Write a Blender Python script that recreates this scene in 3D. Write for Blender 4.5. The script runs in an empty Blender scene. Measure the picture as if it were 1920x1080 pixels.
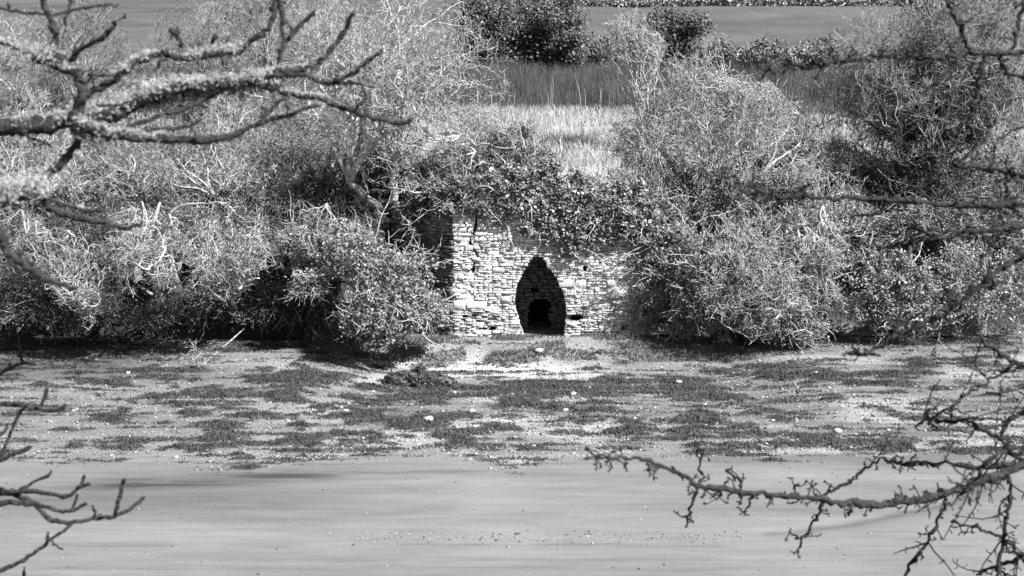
import bpy, math, random
import numpy as np
from mathutils import Vector, noise as mnoise

# ---------------------------------------------------------------- camera, sky, sun, exposure
S = bpy.context.scene
COL = S.collection
F = 2637.0                       # focal length in photo pixels (1920 wide)
PITCH = math.atan(300 / F)
CZ = 8.0
cam_d = bpy.data.cameras.new('camera')
cam = bpy.data.objects.new('camera', cam_d)
COL.objects.link(cam)
cam.location = (0, 0, CZ)
cam.rotation_euler = (math.pi / 2 - PITCH, 0, 0)
cam_d.sensor_width = 36
cam_d.lens = 36 * F / 1920
cam_d.clip_start = 0.1
cam_d.clip_end = 3000
cam_d.dof.use_dof = True
cam_d.dof.focus_distance = 52
cam_d.dof.aperture_fstop = 5.0
S.camera = cam

SUN_ELEV = math.radians(45)
SUN_AZ = math.radians(180 - 50)      # compass-like angle from +Y towards +X: high, behind the camera's right shoulder
sd = Vector((math.sin(SUN_AZ) * math.cos(SUN_ELEV), math.cos(SUN_AZ) * math.cos(SUN_ELEV), math.sin(SUN_ELEV)))
w = bpy.data.worlds.new('World')
S.world = w
w.use_nodes = True
wn = w.node_tree
wn.nodes.clear()
sky = wn.nodes.new('ShaderNodeTexSky')
sky.sky_type = 'NISHITA'
sky.sun_disc = False
sky.sun_elevation = SUN_ELEV
sky.sun_rotation = SUN_AZ
bw = wn.nodes.new('ShaderNodeRGBToBW')          # black and white photograph
bg = wn.nodes.new('ShaderNodeBackground')
bg.inputs['Strength'].default_value = 0.05
wo = wn.nodes.new('ShaderNodeOutputWorld')
wn.links.new(sky.outputs[0], bw.inputs[0])
wn.links.new(bw.outputs[0], bg.inputs['Color'])
wn.links.new(bg.outputs[0], wo.inputs['Surface'])
sl = bpy.data.lights.new('sun', 'SUN')
sl.energy = 5.0
sl.angle = math.radians(0.5)
sun = bpy.data.objects.new('sun', sl)
COL.objects.link(sun)
sun.rotation_euler = sd.to_track_quat('Z', 'Y').to_euler()
S.view_settings.view_transform = 'Standard'
S.view_settings.look = 'None'
S.view_settings.exposure = 1.28
S.view_settings.gamma = 1
S.render.engine = 'CYCLES'
S.cycles.max_bounces = 4
S.cycles.diffuse_bounces = 2

# ---------------------------------------------------------------- helpers
cp, sp = math.cos(PITCH), math.sin(PITCH)

def ray(px, py):
    a = (px - 960) / F
    b = (540 - py) / F
    return (a, cp + b * sp, -sp + b * cp)

def W(px, py, Y):
    """point seen at photo pixel (px,py) at world distance Y"""
    r = ray(px, py)
    k = Y / r[1]
    return np.array((r[0] * k, Y, CZ + r[2] * k))

def wpx(Y):
    return Y / F * 1.0

def smooth(t):
    t = np.clip(t, 0, 1)
    return t * t * (3 - 2 * t)

def hashgrid(ix, iy, seed):
    n = (ix.astype(np.int64) * 374761393 + iy.astype(np.int64) * 668265263 + seed * 974711) & 0x7fffffff
    n = ((n ^ (n >> 13)) * 1274126177) & 0x7fffffff
    n = n ^ (n >> 16)
    return (n & 0xffff) / 65535.0

def vnoise(x, y, seed=0):
    x = np.asarray(x, float); y = np.asarray(y, float)
    ix = np.floor(x); iy = np.floor(y)
    fx = smooth(x - ix); fy = smooth(y - iy)
    a = hashgrid(ix, iy, seed); b = hashgrid(ix + 1, iy, seed)
    c = hashgrid(ix, iy + 1, seed); d = hashgrid(ix + 1, iy + 1, seed)
    return (a * (1 - fx) + b * fx) * (1 - fy) + (c * (1 - fx) + d * fx) * fy

def fbm(x, y, seed=0, o=4):
    s = 0; a = 0.5; t = 0
    for i in range(o):
        s = s + a * vnoise(x * 2 ** i, y * 2 ** i, seed + i); t += a; a *= 0.5
    return s / t

def mesh(name, V, Fc, mat=None, smooth_sh=False, attr=None):
    V = np.ascontiguousarray(V, dtype=np.float32).reshape(-1, 3)
    Fc = np.ascontiguousarray(Fc, dtype=np.int32)
    m = bpy.data.meshes.new(name)
    k = Fc.shape[1]
    m.vertices.add(len(V)); m.vertices.foreach_set('co', V.ravel())
    m.loops.add(Fc.size); m.loops.foreach_set('vertex_index', Fc.ravel())
    m.polygons.add(len(Fc))
    m.polygons.foreach_set('loop_start', np.arange(0, Fc.size, k, dtype=np.int32))
    if smooth_sh:
        m.polygons.foreach_set('use_smooth', np.ones(len(Fc), dtype=bool))
    if attr:
        for an, av in attr.items():
            a = m.attributes.new(an, 'FLOAT', 'POINT')
            a.data.foreach_set('value', np.ascontiguousarray(av, dtype=np.float32))
    m.update(calc_edges=True)
    if mat: m.materials.append(mat)
    return m

def link(name, m, parent=None, kind=None, loc=None):
    o = bpy.data.objects.new(name, m)
    COL.objects.link(o)
    if parent is not None:
        o.parent = parent
        if loc is None: loc = -np.array(parent.location)   # meshes are in world coordinates
    if loc is not None: o.location = [float(c) for c in loc]
    if kind: o['kind'] = kind
    return o

def tag(o, label, cat, group=None, kind=None):
    o['label'] = label; o['category'] = cat
    if group: o['group'] = group
    if kind: o['kind'] = kind
    return o

def thing(name, label, cat, loc, group=None):
    o = bpy.data.objects.new(name, None)
    COL.objects.link(o)
    o.location = [float(c) for c in loc]
    o.empty_display_size = 0.3
    return tag(o, label, cat, group)

class Bag:
    """collects quads"""
    def __init__(s): s.V = []; s.F = []; s.n = 0
    def add(s, V, Fc):
        V = np.asarray(V, float).reshape(-1, 3); Fc = np.asarray(Fc, int)
        s.V.append(V); s.F.append(Fc + s.n); s.n += len(V)
    def quad(s, a, b, c, d): s.add([a, b, c, d], [[0, 1, 2, 3]])
    def mesh(s, name, mat, sm=False):
        return mesh(name, np.concatenate(s.V), np.concatenate(s.F), mat, sm)

def norm(v): return v / (np.linalg.norm(v, axis=-1, keepdims=True) + 1e-9)

def tubes(P, R, sides):
    """P (N,K,3) R (N,K) -> verts, quads"""
    N, K, _ = P.shape
    T = np.empty_like(P)
    T[:, 1:-1] = P[:, 2:] - P[:, :-2]
    T[:, 0] = P[:, 1] - P[:, 0]; T[:, -1] = P[:, -1] - P[:, -2]
    T = norm(T)
    ref = np.where(np.abs(T[:, :1, 2:3]) > 0.8, np.array([[[1.0, 0, 0]]]), np.array([[[0, 0, 1.0]]]))
    A = norm(np.cross(T, np.broadcast_to(ref, T.shape)))
    B = np.cross(T, A)
    an = np.arange(sides) * 2 * math.pi / sides
    V = P[:, :, None] + R[:, :, None, None] * (A[:, :, None] * np.cos(an)[None, None, :, None] + B[:, :, None] * np.sin(an)[None, None, :, None])
    idx = np.arange(N * K * sides).reshape(N, K, sides)
    a = idx[:, :-1]; b = idx[:, 1:]
    q = np.stack([a, np.roll(a, -1, 2), np.roll(b, -1, 2), b], -1).reshape(-1, 4)
    return V.reshape(-1, 3), q

def grow(rng, P0, D0, L, R0, R1, K, wob, trop):
    N = len(P0)
    P = np.empty((N, K, 3)); P[:, 0] = P0
    d = norm(D0); step = (L / (K - 1))[:, None]
    for i in range(1, K):
        d = norm(d + rng.normal(size=(N, 3)) * wob + np.asarray(trop) )
        P[:, i] = P[:, i - 1] + d * step
    t = np.linspace(0, 1, K)[None]
    R = R0[:, None] * (1 - t) + R1[:, None] * t
    return P, R

def spawn(rng, P, R, n, t0, t1, a0, a1):
    N, K, _ = P.shape
    idx = np.repeat(np.arange(N), n); M = len(idx)
    t = rng.uniform(t0, t1, M) * (K - 1)
    i = np.minimum(t.astype(int), K - 2); f = (t - i)[:, None]
    p = P[idx, i] * (1 - f) + P[idx, i + 1] * f
    T = norm(P[idx, i + 1] - P[idx, i])
    r = R[idx, i] * (1 - f[:, 0]) + R[idx, i + 1] * f[:, 0]
    q = norm(np.cross(T, rng.normal(size=(M, 3))))
    a = rng.uniform(a0, a1, M)[:, None]
    return p, norm(T * np.cos(a) + q * np.sin(a)), r, t / (K - 1)

def smooth_path(pts, n=4, jit=0.0, rng=None):
    pts = np.array(pts, float); out = []
    m = len(pts)
    for i in range(m - 1):
        p0 = pts[max(i - 1, 0)]; p1 = pts[i]; p2 = pts[i + 1]; p3 = pts[min(i + 2, m - 1)]
        for k in range(n):
            t = k / n
            out.append(0.5 * ((2 * p1) + (-p0 + p2) * t + (2 * p0 - 5 * p1 + 4 * p2 - p3) * t * t + (-p0 + 3 * p1 - 3 * p2 + p3) * t ** 3))
    out.append(pts[-1])
    out = np.array(out)
    if jit: out[1:-1] += rng.normal(size=out[1:-1].shape) * jit
    return out

# ---------------------------------------------------------------- materials
def mat(name, v0, v1, scale=3.0, rough=0.8, bump=0.0, bscale=30.0, stretch=(1, 1, 1), rand=0.0, detail=6, spec=0.3, world=False, stain=0.0):
    m = bpy.data.materials.new(name); m.use_nodes = True
    nt = m.node_tree; b = nt.nodes['Principled BSDF']
    tc = nt.nodes.new('ShaderNodeTexCoord'); mp = nt.nodes.new('ShaderNodeMapping')
    mp.inputs['Scale'].default_value = stretch
    if world:
        ge = nt.nodes.new('ShaderNodeNewGeometry'); nt.links.new(ge.outputs['Position'], mp.inputs[0])
    else:
        nt.links.new(tc.outputs['Object'], mp.inputs[0])
    n = nt.nodes.new('ShaderNodeTexNoise'); n.inputs['Scale'].default_value = scale; n.inputs['Detail'].default_value = detail
    nt.links.new(mp.outputs[0], n.inputs['Vector'])
    r = nt.nodes.new('ShaderNodeMapRange')
    r.inputs[1].default_value = 0.3; r.inputs[2].default_value = 0.7
    r.inputs[3].default_value = v0; r.inputs[4].default_value = v1
    nt.links.new(n.outputs[0], r.inputs[0])
    out = r.outputs[0]
    if rand:
        oi = nt.nodes.new('ShaderNodeObjectInfo'); mr = nt.nodes.new('ShaderNodeMapRange')
        mr.inputs[3].default_value = 1 - rand; mr.inputs[4].default_value = 1 + rand
        nt.links.new(oi.outputs['Random'], mr.inputs[0])
        mu = nt.nodes.new('ShaderNodeMath'); mu.operation = 'MULTIPLY'
        nt.links.new(out, mu.inputs[0]); nt.links.new(mr.outputs[0], mu.inputs[1]); out = mu.outputs[0]
    if stain:
        n3 = nt.nodes.new('ShaderNodeTexNoise'); n3.inputs['Scale'].default_value = 0.9; n3.inputs['Detail'].default_value = 7; n3.inputs['Roughness'].default_value = 0.65
        nt.links.new(mp.outputs[0], n3.inputs['Vector'])
        m3 = nt.nodes.new('ShaderNodeMapRange')
        for i_, v_ in enumerate((.42, .60, 1 - stain, 1.0)): m3.inputs[i_ + 1].default_value = v_
        nt.links.new(n3.outputs[0], m3.inputs[0])
        mu3 = nt.nodes.new('ShaderNodeMath'); mu3.operation = 'MULTIPLY'
        nt.links.new(out, mu3.inputs[0]); nt.links.new(m3.outputs[0], mu3.inputs[1]); out = mu3.outputs[0]
    nt.links.new(out, b.inputs['Base Color'])
    b.inputs['Roughness'].default_value = rough
    b.inputs['Specular IOR Level'].default_value = spec
    if bump:
        n2 = nt.nodes.new('ShaderNodeTexNoise'); n2.inputs['Scale'].default_value = bscale; n2.inputs['Detail'].default_value = 5
        nt.links.new(mp.outputs[0], n2.inputs['Vector'])
        bu = nt.nodes.new('ShaderNodeBump'); bu.inputs['Strength'].default_value = bump; bu.inputs['Distance'].default_value = 0.05
        nt.links.new(n2.outputs[0], bu.inputs['Height']); nt.links.new(bu.outputs[0], b.inputs['Normal'])
    return m

M = {}
M['twig_pale'] = mat('lichen_bark', 0.04, 0.54, 6, 0.9, detail=2)
M['twig_mid'] = mat('grey_bark', 0.04, 0.34, 6, 0.9, detail=2)
M['twig_dark'] = mat('dark_bark', 0.05, 0.16, 5, 0.9)
M['limb_pale'] = mat('pale_limb_bark', 0.22, 0.60, 5, 0.9, 0.4, 20)
M['limb_mid'] = mat('grey_limb_bark', 0.12, 0.40, 5, 0.9, 0.4, 20)
M['trunk'] = mat('trunk_bark', 0.08, 0.55, 3, 0.9, 0.6, 14, (1, 1, .35))
M['ivy'] = mat('ivy_leaf', 0.05, 0.30, 6, 0.42, spec=0.5)
M['leaf_bright'] = mat('bright_leaf', 0.07, 0.32, 6, 0.45, spec=0.5)
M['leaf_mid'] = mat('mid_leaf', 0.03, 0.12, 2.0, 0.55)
M['leaf_dark'] = mat('dark_leaf', 0.02, 0.09, 1.0, 0.6)  # dark ivy; also carries the shade of hollows as leaf colour
M['leaf_ever'] = mat('evergreen_leaf', 0.03, 0.17, 4, 0.5)
M['bramble'] = mat('bramble_leaf', 0.02, 0.20, 7.0, 0.55)
M['drygrass'] = mat('dry_grass', 0.25, 0.48, 1.0, 0.9)
M['reed'] = mat('reed_stem', 0.035, 0.11, 0.4, 0.9)
M['weed'] = mat('seaweed_wet', 0.02, 0.10, 5, 0.5, spec=0.3)
M['pebble'] = mat('pebble_stone', 0.06, 0.42, 9, 0.8, spec=0.2, detail=2)
M['bstone'] = mat('pale_beach_stone', 0.30, 0.55, 6, 0.8, 0.4, 20, rand=0.2)
M['bark_near'] = mat('near_bark', 0.012, 0.05, 25, 0.85, 0.8, 60)
M['bark_near2'] = mat('thorn_bark', 0.012, 0.05, 25, 0.85, 0.8, 60)
M['lichen'] = mat('lichen_tuft', 0.25, 0.52, 20, 0.95)
M['mortar'] = mat('lime_mortar', 0.12, 0.45, 3, 0.95, 0.8, 18)
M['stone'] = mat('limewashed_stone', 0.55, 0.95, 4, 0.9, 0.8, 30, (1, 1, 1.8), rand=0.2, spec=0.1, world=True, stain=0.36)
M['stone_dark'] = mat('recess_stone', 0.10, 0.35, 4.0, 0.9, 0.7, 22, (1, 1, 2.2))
M['dark'] = mat('chamber_shade_stone', 0.01, 0.03, 4, 0.95)  # chamber walls painted near black to stand for deep shade
M['earth'] = mat('bank_earth', 0.05, 0.22, 1.4, 0.95, 0.9, 7)

# ground material: tone attribute (lightness), grit attribute (shingle speckle), wet attribute
def ground_material():
    m = bpy.data.materials.new('ground'); m.use_nodes = True
    nt = m.node_tree; b = nt.nodes['Principled BSDF']; L = nt.links.new
    tc = nt.nodes.new('ShaderNodeTexCoord')
    def N(scale, st=(1, 1, 1), det=6, rough=0.6):
        mp = nt.nodes.new('ShaderNodeMapping'); mp.inputs['Scale'].default_value = st
        L(tc.outputs['Object'], mp.inputs[0])
        n = nt.nodes.new('ShaderNodeTexNoise'); n.inputs['Scale'].default_value = scale
        n.inputs['Detail'].default_value = det; n.inputs['Roughness'].default_value = rough
        L(mp.outputs[0], n.inputs['Vector']); return n.outputs[0]
    def A(name):
        a = nt.nodes.new('ShaderNodeAttribute'); a.attribute_name = name; return a.outputs['Fac']
    def math_(op, x, y, c=False):
        q = nt.nodes.new('ShaderNodeMath'); q.operation = op; q.use_clamp = c
        for i, v in enumerate((x, y)):
            if isinstance(v, (int, float)): q.inputs[i].default_value = v
            else: L(v, q.inputs[i])
        return q.outputs[0]
    def rng_(x, a, b_, c, d):
        q = nt.nodes.new('ShaderNodeMapRange')
        for i, v in enumerate((a, b_, c, d)): q.inputs[i + 1].default_value = v
        L(x, q.inputs[0]); return q.outputs[0]
    tone = A('tone'); grit = A('grit'); wet = A('wet')
    fine = N(26, (1, 0.55, 1), 4)                       # shingle grain
    mid = N(1.3, (0.45, 1.6, 1), 8)                     # smeared streaks along the shore
    streak = N(2.0, (0.10, 2.4, 1), 8, 0.7)
    streak2 = N(2.0, (0.22, 11, 1), 5, 0.65)
    g1 = rng_(fine, 0.35, 0.65, 0.45, 1.6)
    g1 = math_('ADD', math_('MULTIPLY', math_('SUBTRACT', g1, 1.0), grit), 1.0)
    g2 = rng_(mid, 0.3, 0.7, 0.86, 1.12)
    g3 = rng_(streak, 0.35, 0.65, 0.93, 1.06)
    c = math_('MULTIPLY', math_('MULTIPLY', tone, g1), math_('MULTIPLY', g2, g3))
    c = math_('MULTIPLY', c, rng_(streak2, 0.3, 0.7, 0.92, 1.07))
    c = math_('MINIMUM', c, 0.85)
    L(c, b.inputs['Base Color'])
    L(math_('ADD', rng_(wet, 0, 1, 0.92, 0.12), rng_(streak2, .35, .65, -0.06, 0.10)), b.inputs['Roughness'])
    L(rng_(wet, 0, 1, 0.1, 0.6), b.inputs['Specular IOR Level'])
    hb = math_('ADD', math_('MULTIPLY', fine, math_('MULTIPLY', grit, 0.8)), math_('MULTIPLY', streak2, 0.16))
    bu = nt.nodes.new('ShaderNodeBump'); bu.inputs['Strength'].default_value = 0.55; bu.inputs['Distance'].default_value = 0.06
    L(hb, bu.inputs['Height']); L(bu.outputs[0], b.inputs['Normal'])
    return m
M['ground'] = ground_material()

# ---------------------------------------------------------------- terrain
def cliff_base(x):
    y = 54.2 + 0.5 * np.sin(x * 0.7) + 1.0 * (vnoise(x * 0.5, x * 0, 7) - 0.5)
    y = y - 3.6 * np.exp(-((x + 6.4) / 1.9) ** 2)           # bulge left of the kiln
    y = y + 0.8 * smooth((-x - 12) / 6) - 1.5 * smooth((-x - 11.5) / 2)
    k = smooth((x + 5.0) / 0.8) * smooth((8.0 - x) / 1.2)   # the kiln stands in the bank here
    return y * (1 - k) + 57.6 * k

HY = np.array([50, 54, 57, 60, 75, 95, 103, 180, 260, 400, 900.])
HZ = np.array([3.6, 4.2, 5.0, 6.2, 8.7, 11.2, 12.4, 23.7, 36., 50., 70.])

CHAN = [(1330, 858), (1420, 857), (1550, 852), (1650, 862), (1720, 858), (1800, 846), (1900, 838), (2000, 836)]
RUN = [(1440, 999), (1520, 992), (1600, 980), (1690, 962), (1780, 942), (1840, 915), (1880, 885)]

def flat_pt(px, py, z=-1.2):
    r = ray(px, py); k = (z - CZ) / r[2]
    return r[0] * k, r[1] * k

def seg_dist(x, y, pts):
    best = np.full(np.shape(x), 1e9)
    for (ax, ay), (bx, by) in zip(pts[:-1], pts[1:]):
        dx, dy = bx - ax, by - ay
        t = np.clip(((x - ax) * dx + (y - ay) * dy) / (dx * dx + dy * dy), 0, 1)
        best = np.minimum(best, np.hypot(x - ax - t * dx, y - ay - t * dy))
    return best
CHW = [flat_pt(*p) for p in CHAN]
RUW = [flat_pt(*p) for p in RUN]

PATCH = [(120,155,50,10),(350,125,60,12),(400,155,80,15),(700,140,30,10),(650,175,35,12),(760,195,160,20),(870,190,60,12),(690,240,130,23),(820,235,100,20),(480,225,25,7),(330,262,40,10),(390,300,60,18),(270,330,60,12),(480,250,25,7),(640,305,60,20),(800,315,70,23),(920,270,60,14),(930,297,60,8),(1050,150,130,30),(1180,140,150,35),(1050,215,90,30),(1130,315,30,15),(1240,255,50,15),(890,360,50,18),(1140,370,80,22),(1310,348,60,14),(1330,400,80,15),(460,385,120,15),(300,385,50,10),(690,400,90,20),(870,435,50,12),(1560,165,130,40),(1400,180,60,20),(1480,220,160,20),(1640,200,80,30),(1800,190,110,30),(1420,290,150,30),(1600,280,170,25),(1550,320,120,30),(1860,330,70,28),(1700,360,90,25),(1430,370,60,25),(1560,420,70,18),(1720,405,60,18),(1320,130,90,20),(1850,80,60,9),(1650,90,100,8),(1450,85,60,10),(1150,95,60,12)]
P2 = [(80,180,150,35),(250,190,130,40),(60,230,100,30),(370,150,90,15),(480,170,130,35),(600,185,120,40),(700,180,120,30),(900,110,150,25),(1020,120,120,28),(1160,125,120,30),(1350,145,180,22),(1480,160,100,15),(780,210,60,20),(1220,210,70,15),(930,275,60,14),(1020,300,50,10),(740,285,90,25),(700,320,130,30),(640,350,60,18),(300,280,90,20),(200,340,100,25),(100,300,60,15),(400,350,90,20),(500,310,70,20),(560,360,80,15),(150,265,60,12),(50,390,60,10),(310,60,90,9),(450,45,120,13),(600,40,60,10),(1200,365,60,14),(1010,400,50,13),(850,405,60,12),(1150,375,60,10),(1340,385,90,20),(1290,395,60,12),(1500,390,60,10),(1480,280,60,15),(1430,250,40,8),(1700,350,40,10),(1800,320,30,12),(700,402,60,8),(450,402,80,9),(250,415,50,8)]
PATCHES = [(cx / 2, 640 + cy / 2, rx / 2, ry / 2) for cx, cy, rx, ry in PATCH] + [(960 + cx / 2, 640 + cy / 2, rx / 2, ry / 2) for cx, cy, rx, ry in P2]

def shore(x):
    return 38.5 + 5.5 * (fbm(x * .17, x * 0, 5) - .5) + 1.8 * (fbm(x * .9, x * 0, 8) - .5)

def base_z(x, y):
    yc = cliff_base(x)
    # beach and mud
    s = np.clip((y - 39.0 - 0.6 * vnoise(x * .3, x * 0, 3)) / (53.0 - 39.0), 0, 1)
    z = -1.2 + 1.2 * s ** 1.15
    z = z + 0.10 * (fbm(x * 0.35, y * 0.5, 11) - 0.5) * smooth((y - 38) / 3)
    z = z + 0.035 * (fbm(x * 0.15, y * 0.9, 12) - 0.5) * (1 - smooth((y - 38) / 3))
    # grassy bank at the foot of the kiln
    z = z + 0.35 * np.exp(-((y - 52.2) / 0.9) ** 2) * smooth((x + 6) / 2) * smooth((9 - x) / 3) * 0.6
    z = z - 0.38 * (1 - smooth((y - 50.2 - .5 * vnoise(x * .6, x * 0, 33)) / 1.3)) * smooth((y - 43) / 6) * smooth((x + 7) / 3) * smooth((11 - x) / 4)
    # cliff and hill
    hill = np.interp(y, HY, HZ)
    hill = hill + 0.5 * (fbm(x * 0.12, y * 0.12, 21) - 0.5) * smooth((y - 58) / 10)
    u = (y - yc) / 3.2
    lump = 0.9 * (fbm(x * 0.9, y * 0.9, 31) - 0.5)
    c = smooth(np.clip(u, 0, 1) ** 0.62)
    z = np.where(y > yc, z * (1 - c) + (hill + lump * (1 - smooth((y - yc - 3) / 4))) * c, z)
    # near bank on the camera's side
    nb = smooth((16.0 - y + 0.8 * np.sin(x * 0.4)) / 14.0)
    z = z * (1 - nb) + 6.0 * nb
    # channel and runnel in the mud
    dch = seg_dist(x, y, CHW)
    z = z - 0.10 * (1 - smooth(dch / (0.75 + .9 * (fbm(x * .8, y * .8, 44) - .5))))
    drn = seg_dist(x, y, RUW)
    z = z - 0.05 * (1 - smooth(drn / 0.45))
    return z

def to_px(x, y, z):
    dy = y; dz = z - CZ
    depth = dy * cp - dz * sp
    up = dy * sp + dz * cp
    return 960 + F * x / depth, 540 - F * up / depth

def weed_weight(px, py, x, y):
    wgt = np.zeros(np.shape(px))
    px = px + 110 * (fbm(x * .8, y * 1.5, 151, 4) - .5); py = py + 26 * (fbm(x * .9, y * 1.8, 152, 4) - .5)
    wn1 = fbm(x * 1.1, y * 1.6, 51, 5); wn2 = fbm(x * 4.0, y * 4.0, 57, 3)
    for cx, cy, rx, ry in PATCHES:
        d = ((px - cx) / (rx * 1.15)) ** 2 + ((py - cy) / (ry * 1.15)) ** 2
        wgt = np.maximum(wgt, 1.0 - d)
    wn3 = fbm(x * 0.7, y * 4.5, 58, 5)
    wgt = 0.62 * np.sqrt(np.clip(wgt, 0, 1)) + 0.1 * wgt + (wn1 - 0.5) * 1.5 + (wn3 - 0.5) * 2.3 + (wn2 - 0.5) * 0.7 - 0.18
    # stray weed anywhere on the middle beach
    return wgt

def zone(px, py, cx, cy, rx, ry):
    return np.exp(-(((px - cx) / rx) ** 2 + ((py - cy) / ry) ** 2))

def step_arr(segs):
    out = []
    for a, b, st in segs:
        out.append(np.arange(a, b, st))
    return np.concatenate(out)
xs = step_arr([(-420, -120, 15), (-120, -40, 4), (-40, -22, 1.0), (-22, 22, 0.17), (22, 40, 1.0), (40, 120, 4), (120, 430, 15)])
ys = step_arr([(-60, 0, 6), (0, 24, 1.5), (24, 37, 0.14), (37, 62, 0.16), (62, 110, 0.8), (110, 260, 4), (260, 920, 30)])
GX, GY = np.meshgrid(xs, ys)
GZ = base_z(GX, GY)
GPX, GPY = to_px(GX, np.maximum(GY, 5), GZ)
WW = weed_weight(GPX, GPY, GX, GY)
onbeach = (GY > shore(GX) - .2) & (GY < cliff_base(GX))
wmask = np.where(onbeach, .72 * smooth(WW / 0.30) + .28 * smooth((WW + .45) / .8), 0)
wmask = wmask * smooth((cliff_base(GX) - GY + 0.5) / 1.0)
GZ = GZ + 0.10 * wmask * np.clip(WW, 0, 1) 
# tone / grit / wet
beachw = smooth((GY - shore(GX) + .5 * (vnoise(GX * 3, GY * 3, 9) - .5)) / 0.8)
shing = smooth((fbm(GX * 0.25, GY * 0.5, 61) - 0.36) / 0.2)
tone_mud = 0.300 + 0.10 * (fbm(GX * 0.12, GY * 0.6, 63) - 0.5) + 0.05 * (fbm(GX * 0.6, GY * 2.0, 64) - .5)
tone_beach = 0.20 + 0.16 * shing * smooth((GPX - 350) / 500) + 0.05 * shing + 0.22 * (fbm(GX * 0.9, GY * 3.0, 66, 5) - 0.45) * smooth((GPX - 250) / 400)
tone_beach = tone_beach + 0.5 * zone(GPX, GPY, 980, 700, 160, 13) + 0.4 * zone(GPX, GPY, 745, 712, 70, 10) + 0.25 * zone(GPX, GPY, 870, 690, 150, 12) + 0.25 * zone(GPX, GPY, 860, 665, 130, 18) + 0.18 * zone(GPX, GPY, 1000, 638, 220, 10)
tone_beach = tone_beach * (1 - 0.35 * smooth((450 - GPX) / 300) * smooth((720 - GPY) / 30))  # left beach under the trees darkened, their shade put into its colour
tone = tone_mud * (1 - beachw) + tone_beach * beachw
bank_shade = smooth((-3.5 - GX) / 1.5) * smooth((GY - cliff_base(GX) + 2.8) / 2.0)
tone = tone * (1 - 0.6 * bank_shade)  # shade along the foot of the left bank painted into the beach tone
tone = tone * (1 - 0.66 * wmask)
grit = 0.9 * beachw * (0.75 + 0.25 * shing) * (1 - 0.6 * wmask)
grit = np.maximum(grit, 0.10)
wet = 0.75 * (1 - beachw) + 0.1 * beachw + 0.3 * wmask
# dark wet streak on the mud, upper left
st = zone(GPX, GPY, 430, 905 + (430 - 430) * 0, 330, 13)
st = np.exp(-((GPY - (912 - 0.045 * (GPX - 150))) / 11) ** 2) * smooth((GPX - 60) / 200) * smooth((740 - GPX) / 250)
st = st * (.45 + .9 * smooth((fbm(GX * .5, GY * 3.5, 165) - .38) / .16))
tone = tone * (1 - 0.62 * np.clip(st, 0, 1.1) * (1 - beachw))
tone = tone * (1 - 0.30 * np.exp(-((GPY - 938) / 26.) ** 2) * smooth((900 - GPX) / 600) * (1 - beachw))
dch = seg_dist(GX, GY, CHW); drn = seg_dist(GX, GY, RUW)
tone = tone * (1 - 0.25 * (1 - smooth(dch / 0.8))) * (1 - 0.40 * (1 - smooth((drn + .25 * (fbm(GX * 2, GY * 4, 45) - .5)) / 0.28)))
for (ly, la, lb_, wdt, st_) in [(1022, 0, 1900, 2.2, .3), (884, 500, 1000, 2.0, .3), (893, 960, 1300, 2.2, .35), (955, 200, 900, 3, .18), (973, 150, 1100, 4, .15), (1050, 600, 1900, 3, .14), (868, 0, 800, 2, .2), (1066, 0, 1500, 2.5, .15), (1010, 1450, 1800, 2.5, .3)]:
    yy = ly + 7 * (fbm(GX * .25, GX * 0 + ly, 160) - .5) + 4 * (fbm(GX * 1.2, GX * 0 + ly, 161) - .5)
    tone = tone * (1 - st_ * np.exp(-((GPY - yy) / wdt) ** 2) * smooth((GPX - la) / 100) * smooth((lb_ - GPX) / 150) * (1 - beachw) * smooth((fbm(GX * .5, GY, 163) - .3) / .25))
# ridge of grit across the lower mud
rid = np.exp(-((GPY - 1008) / 12.) ** 2) * smooth((GPX - 560) / 200) * smooth((1500 - GPX) / 300)
grit = np.maximum(grit, 0.35 * rid * (1 - beachw))
# land
yc = cliff_base(GX)
land = smooth((GY - yc + 0.3) / 0.8)
tl = 0.02 + 0.05 * fbm(GX * 0.8, GY * 0.8, 71)
kn = smooth((GX + 6) / 2) * smooth((9 - GX) / 3) * smooth((GY - 50.6) / 1.0) * (1 - land)
tone = tone * (1 - kn) + (0.20 + 0.20 * fbm(GX * 1.2, GY * 2.5, 72)) * kn
dg = smooth((GX + 7.5) / 2) * smooth((8.5 - GX) / 2.5) * smooth((GY - 58.5) / 2) * smooth((76 - GY) / 2)
tl = tl * (1 - dg) + 0.5 * dg
dg2 = smooth((GX - 14) / 3) * smooth((GY - 60) / 2) * smooth((72 - GY) / 3)
tl = tl * (1 - dg2) + 0.42 * dg2
re = smooth((GY - 75.5 - 3 * (fbm(GX * .3, GY * 0, 94) - .5)) / 1.5) * smooth((101 - GY) / 3)
tl = tl * (1 - re) + 0.12 * re
fi = smooth((GY - 101) / 3)
tl = tl * (1 - fi) + (0.135 + 0.08 * (fbm(GX * 0.03, GY * 0.12, 75) - 0.5) + 0.08 * (fbm(GX * 0.25, GY * 0.5, 76) - 0.5)) * fi
nearb = smooth((22 - GY) / 3)
tone = tone * (1 - land) + tl * land
tone = tone * (1 - nearb) + 0.10 * nearb
grit = grit * (1 - land) + 0.5 * land
wet = wet * (1 - land) * (1 - nearb)

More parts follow.
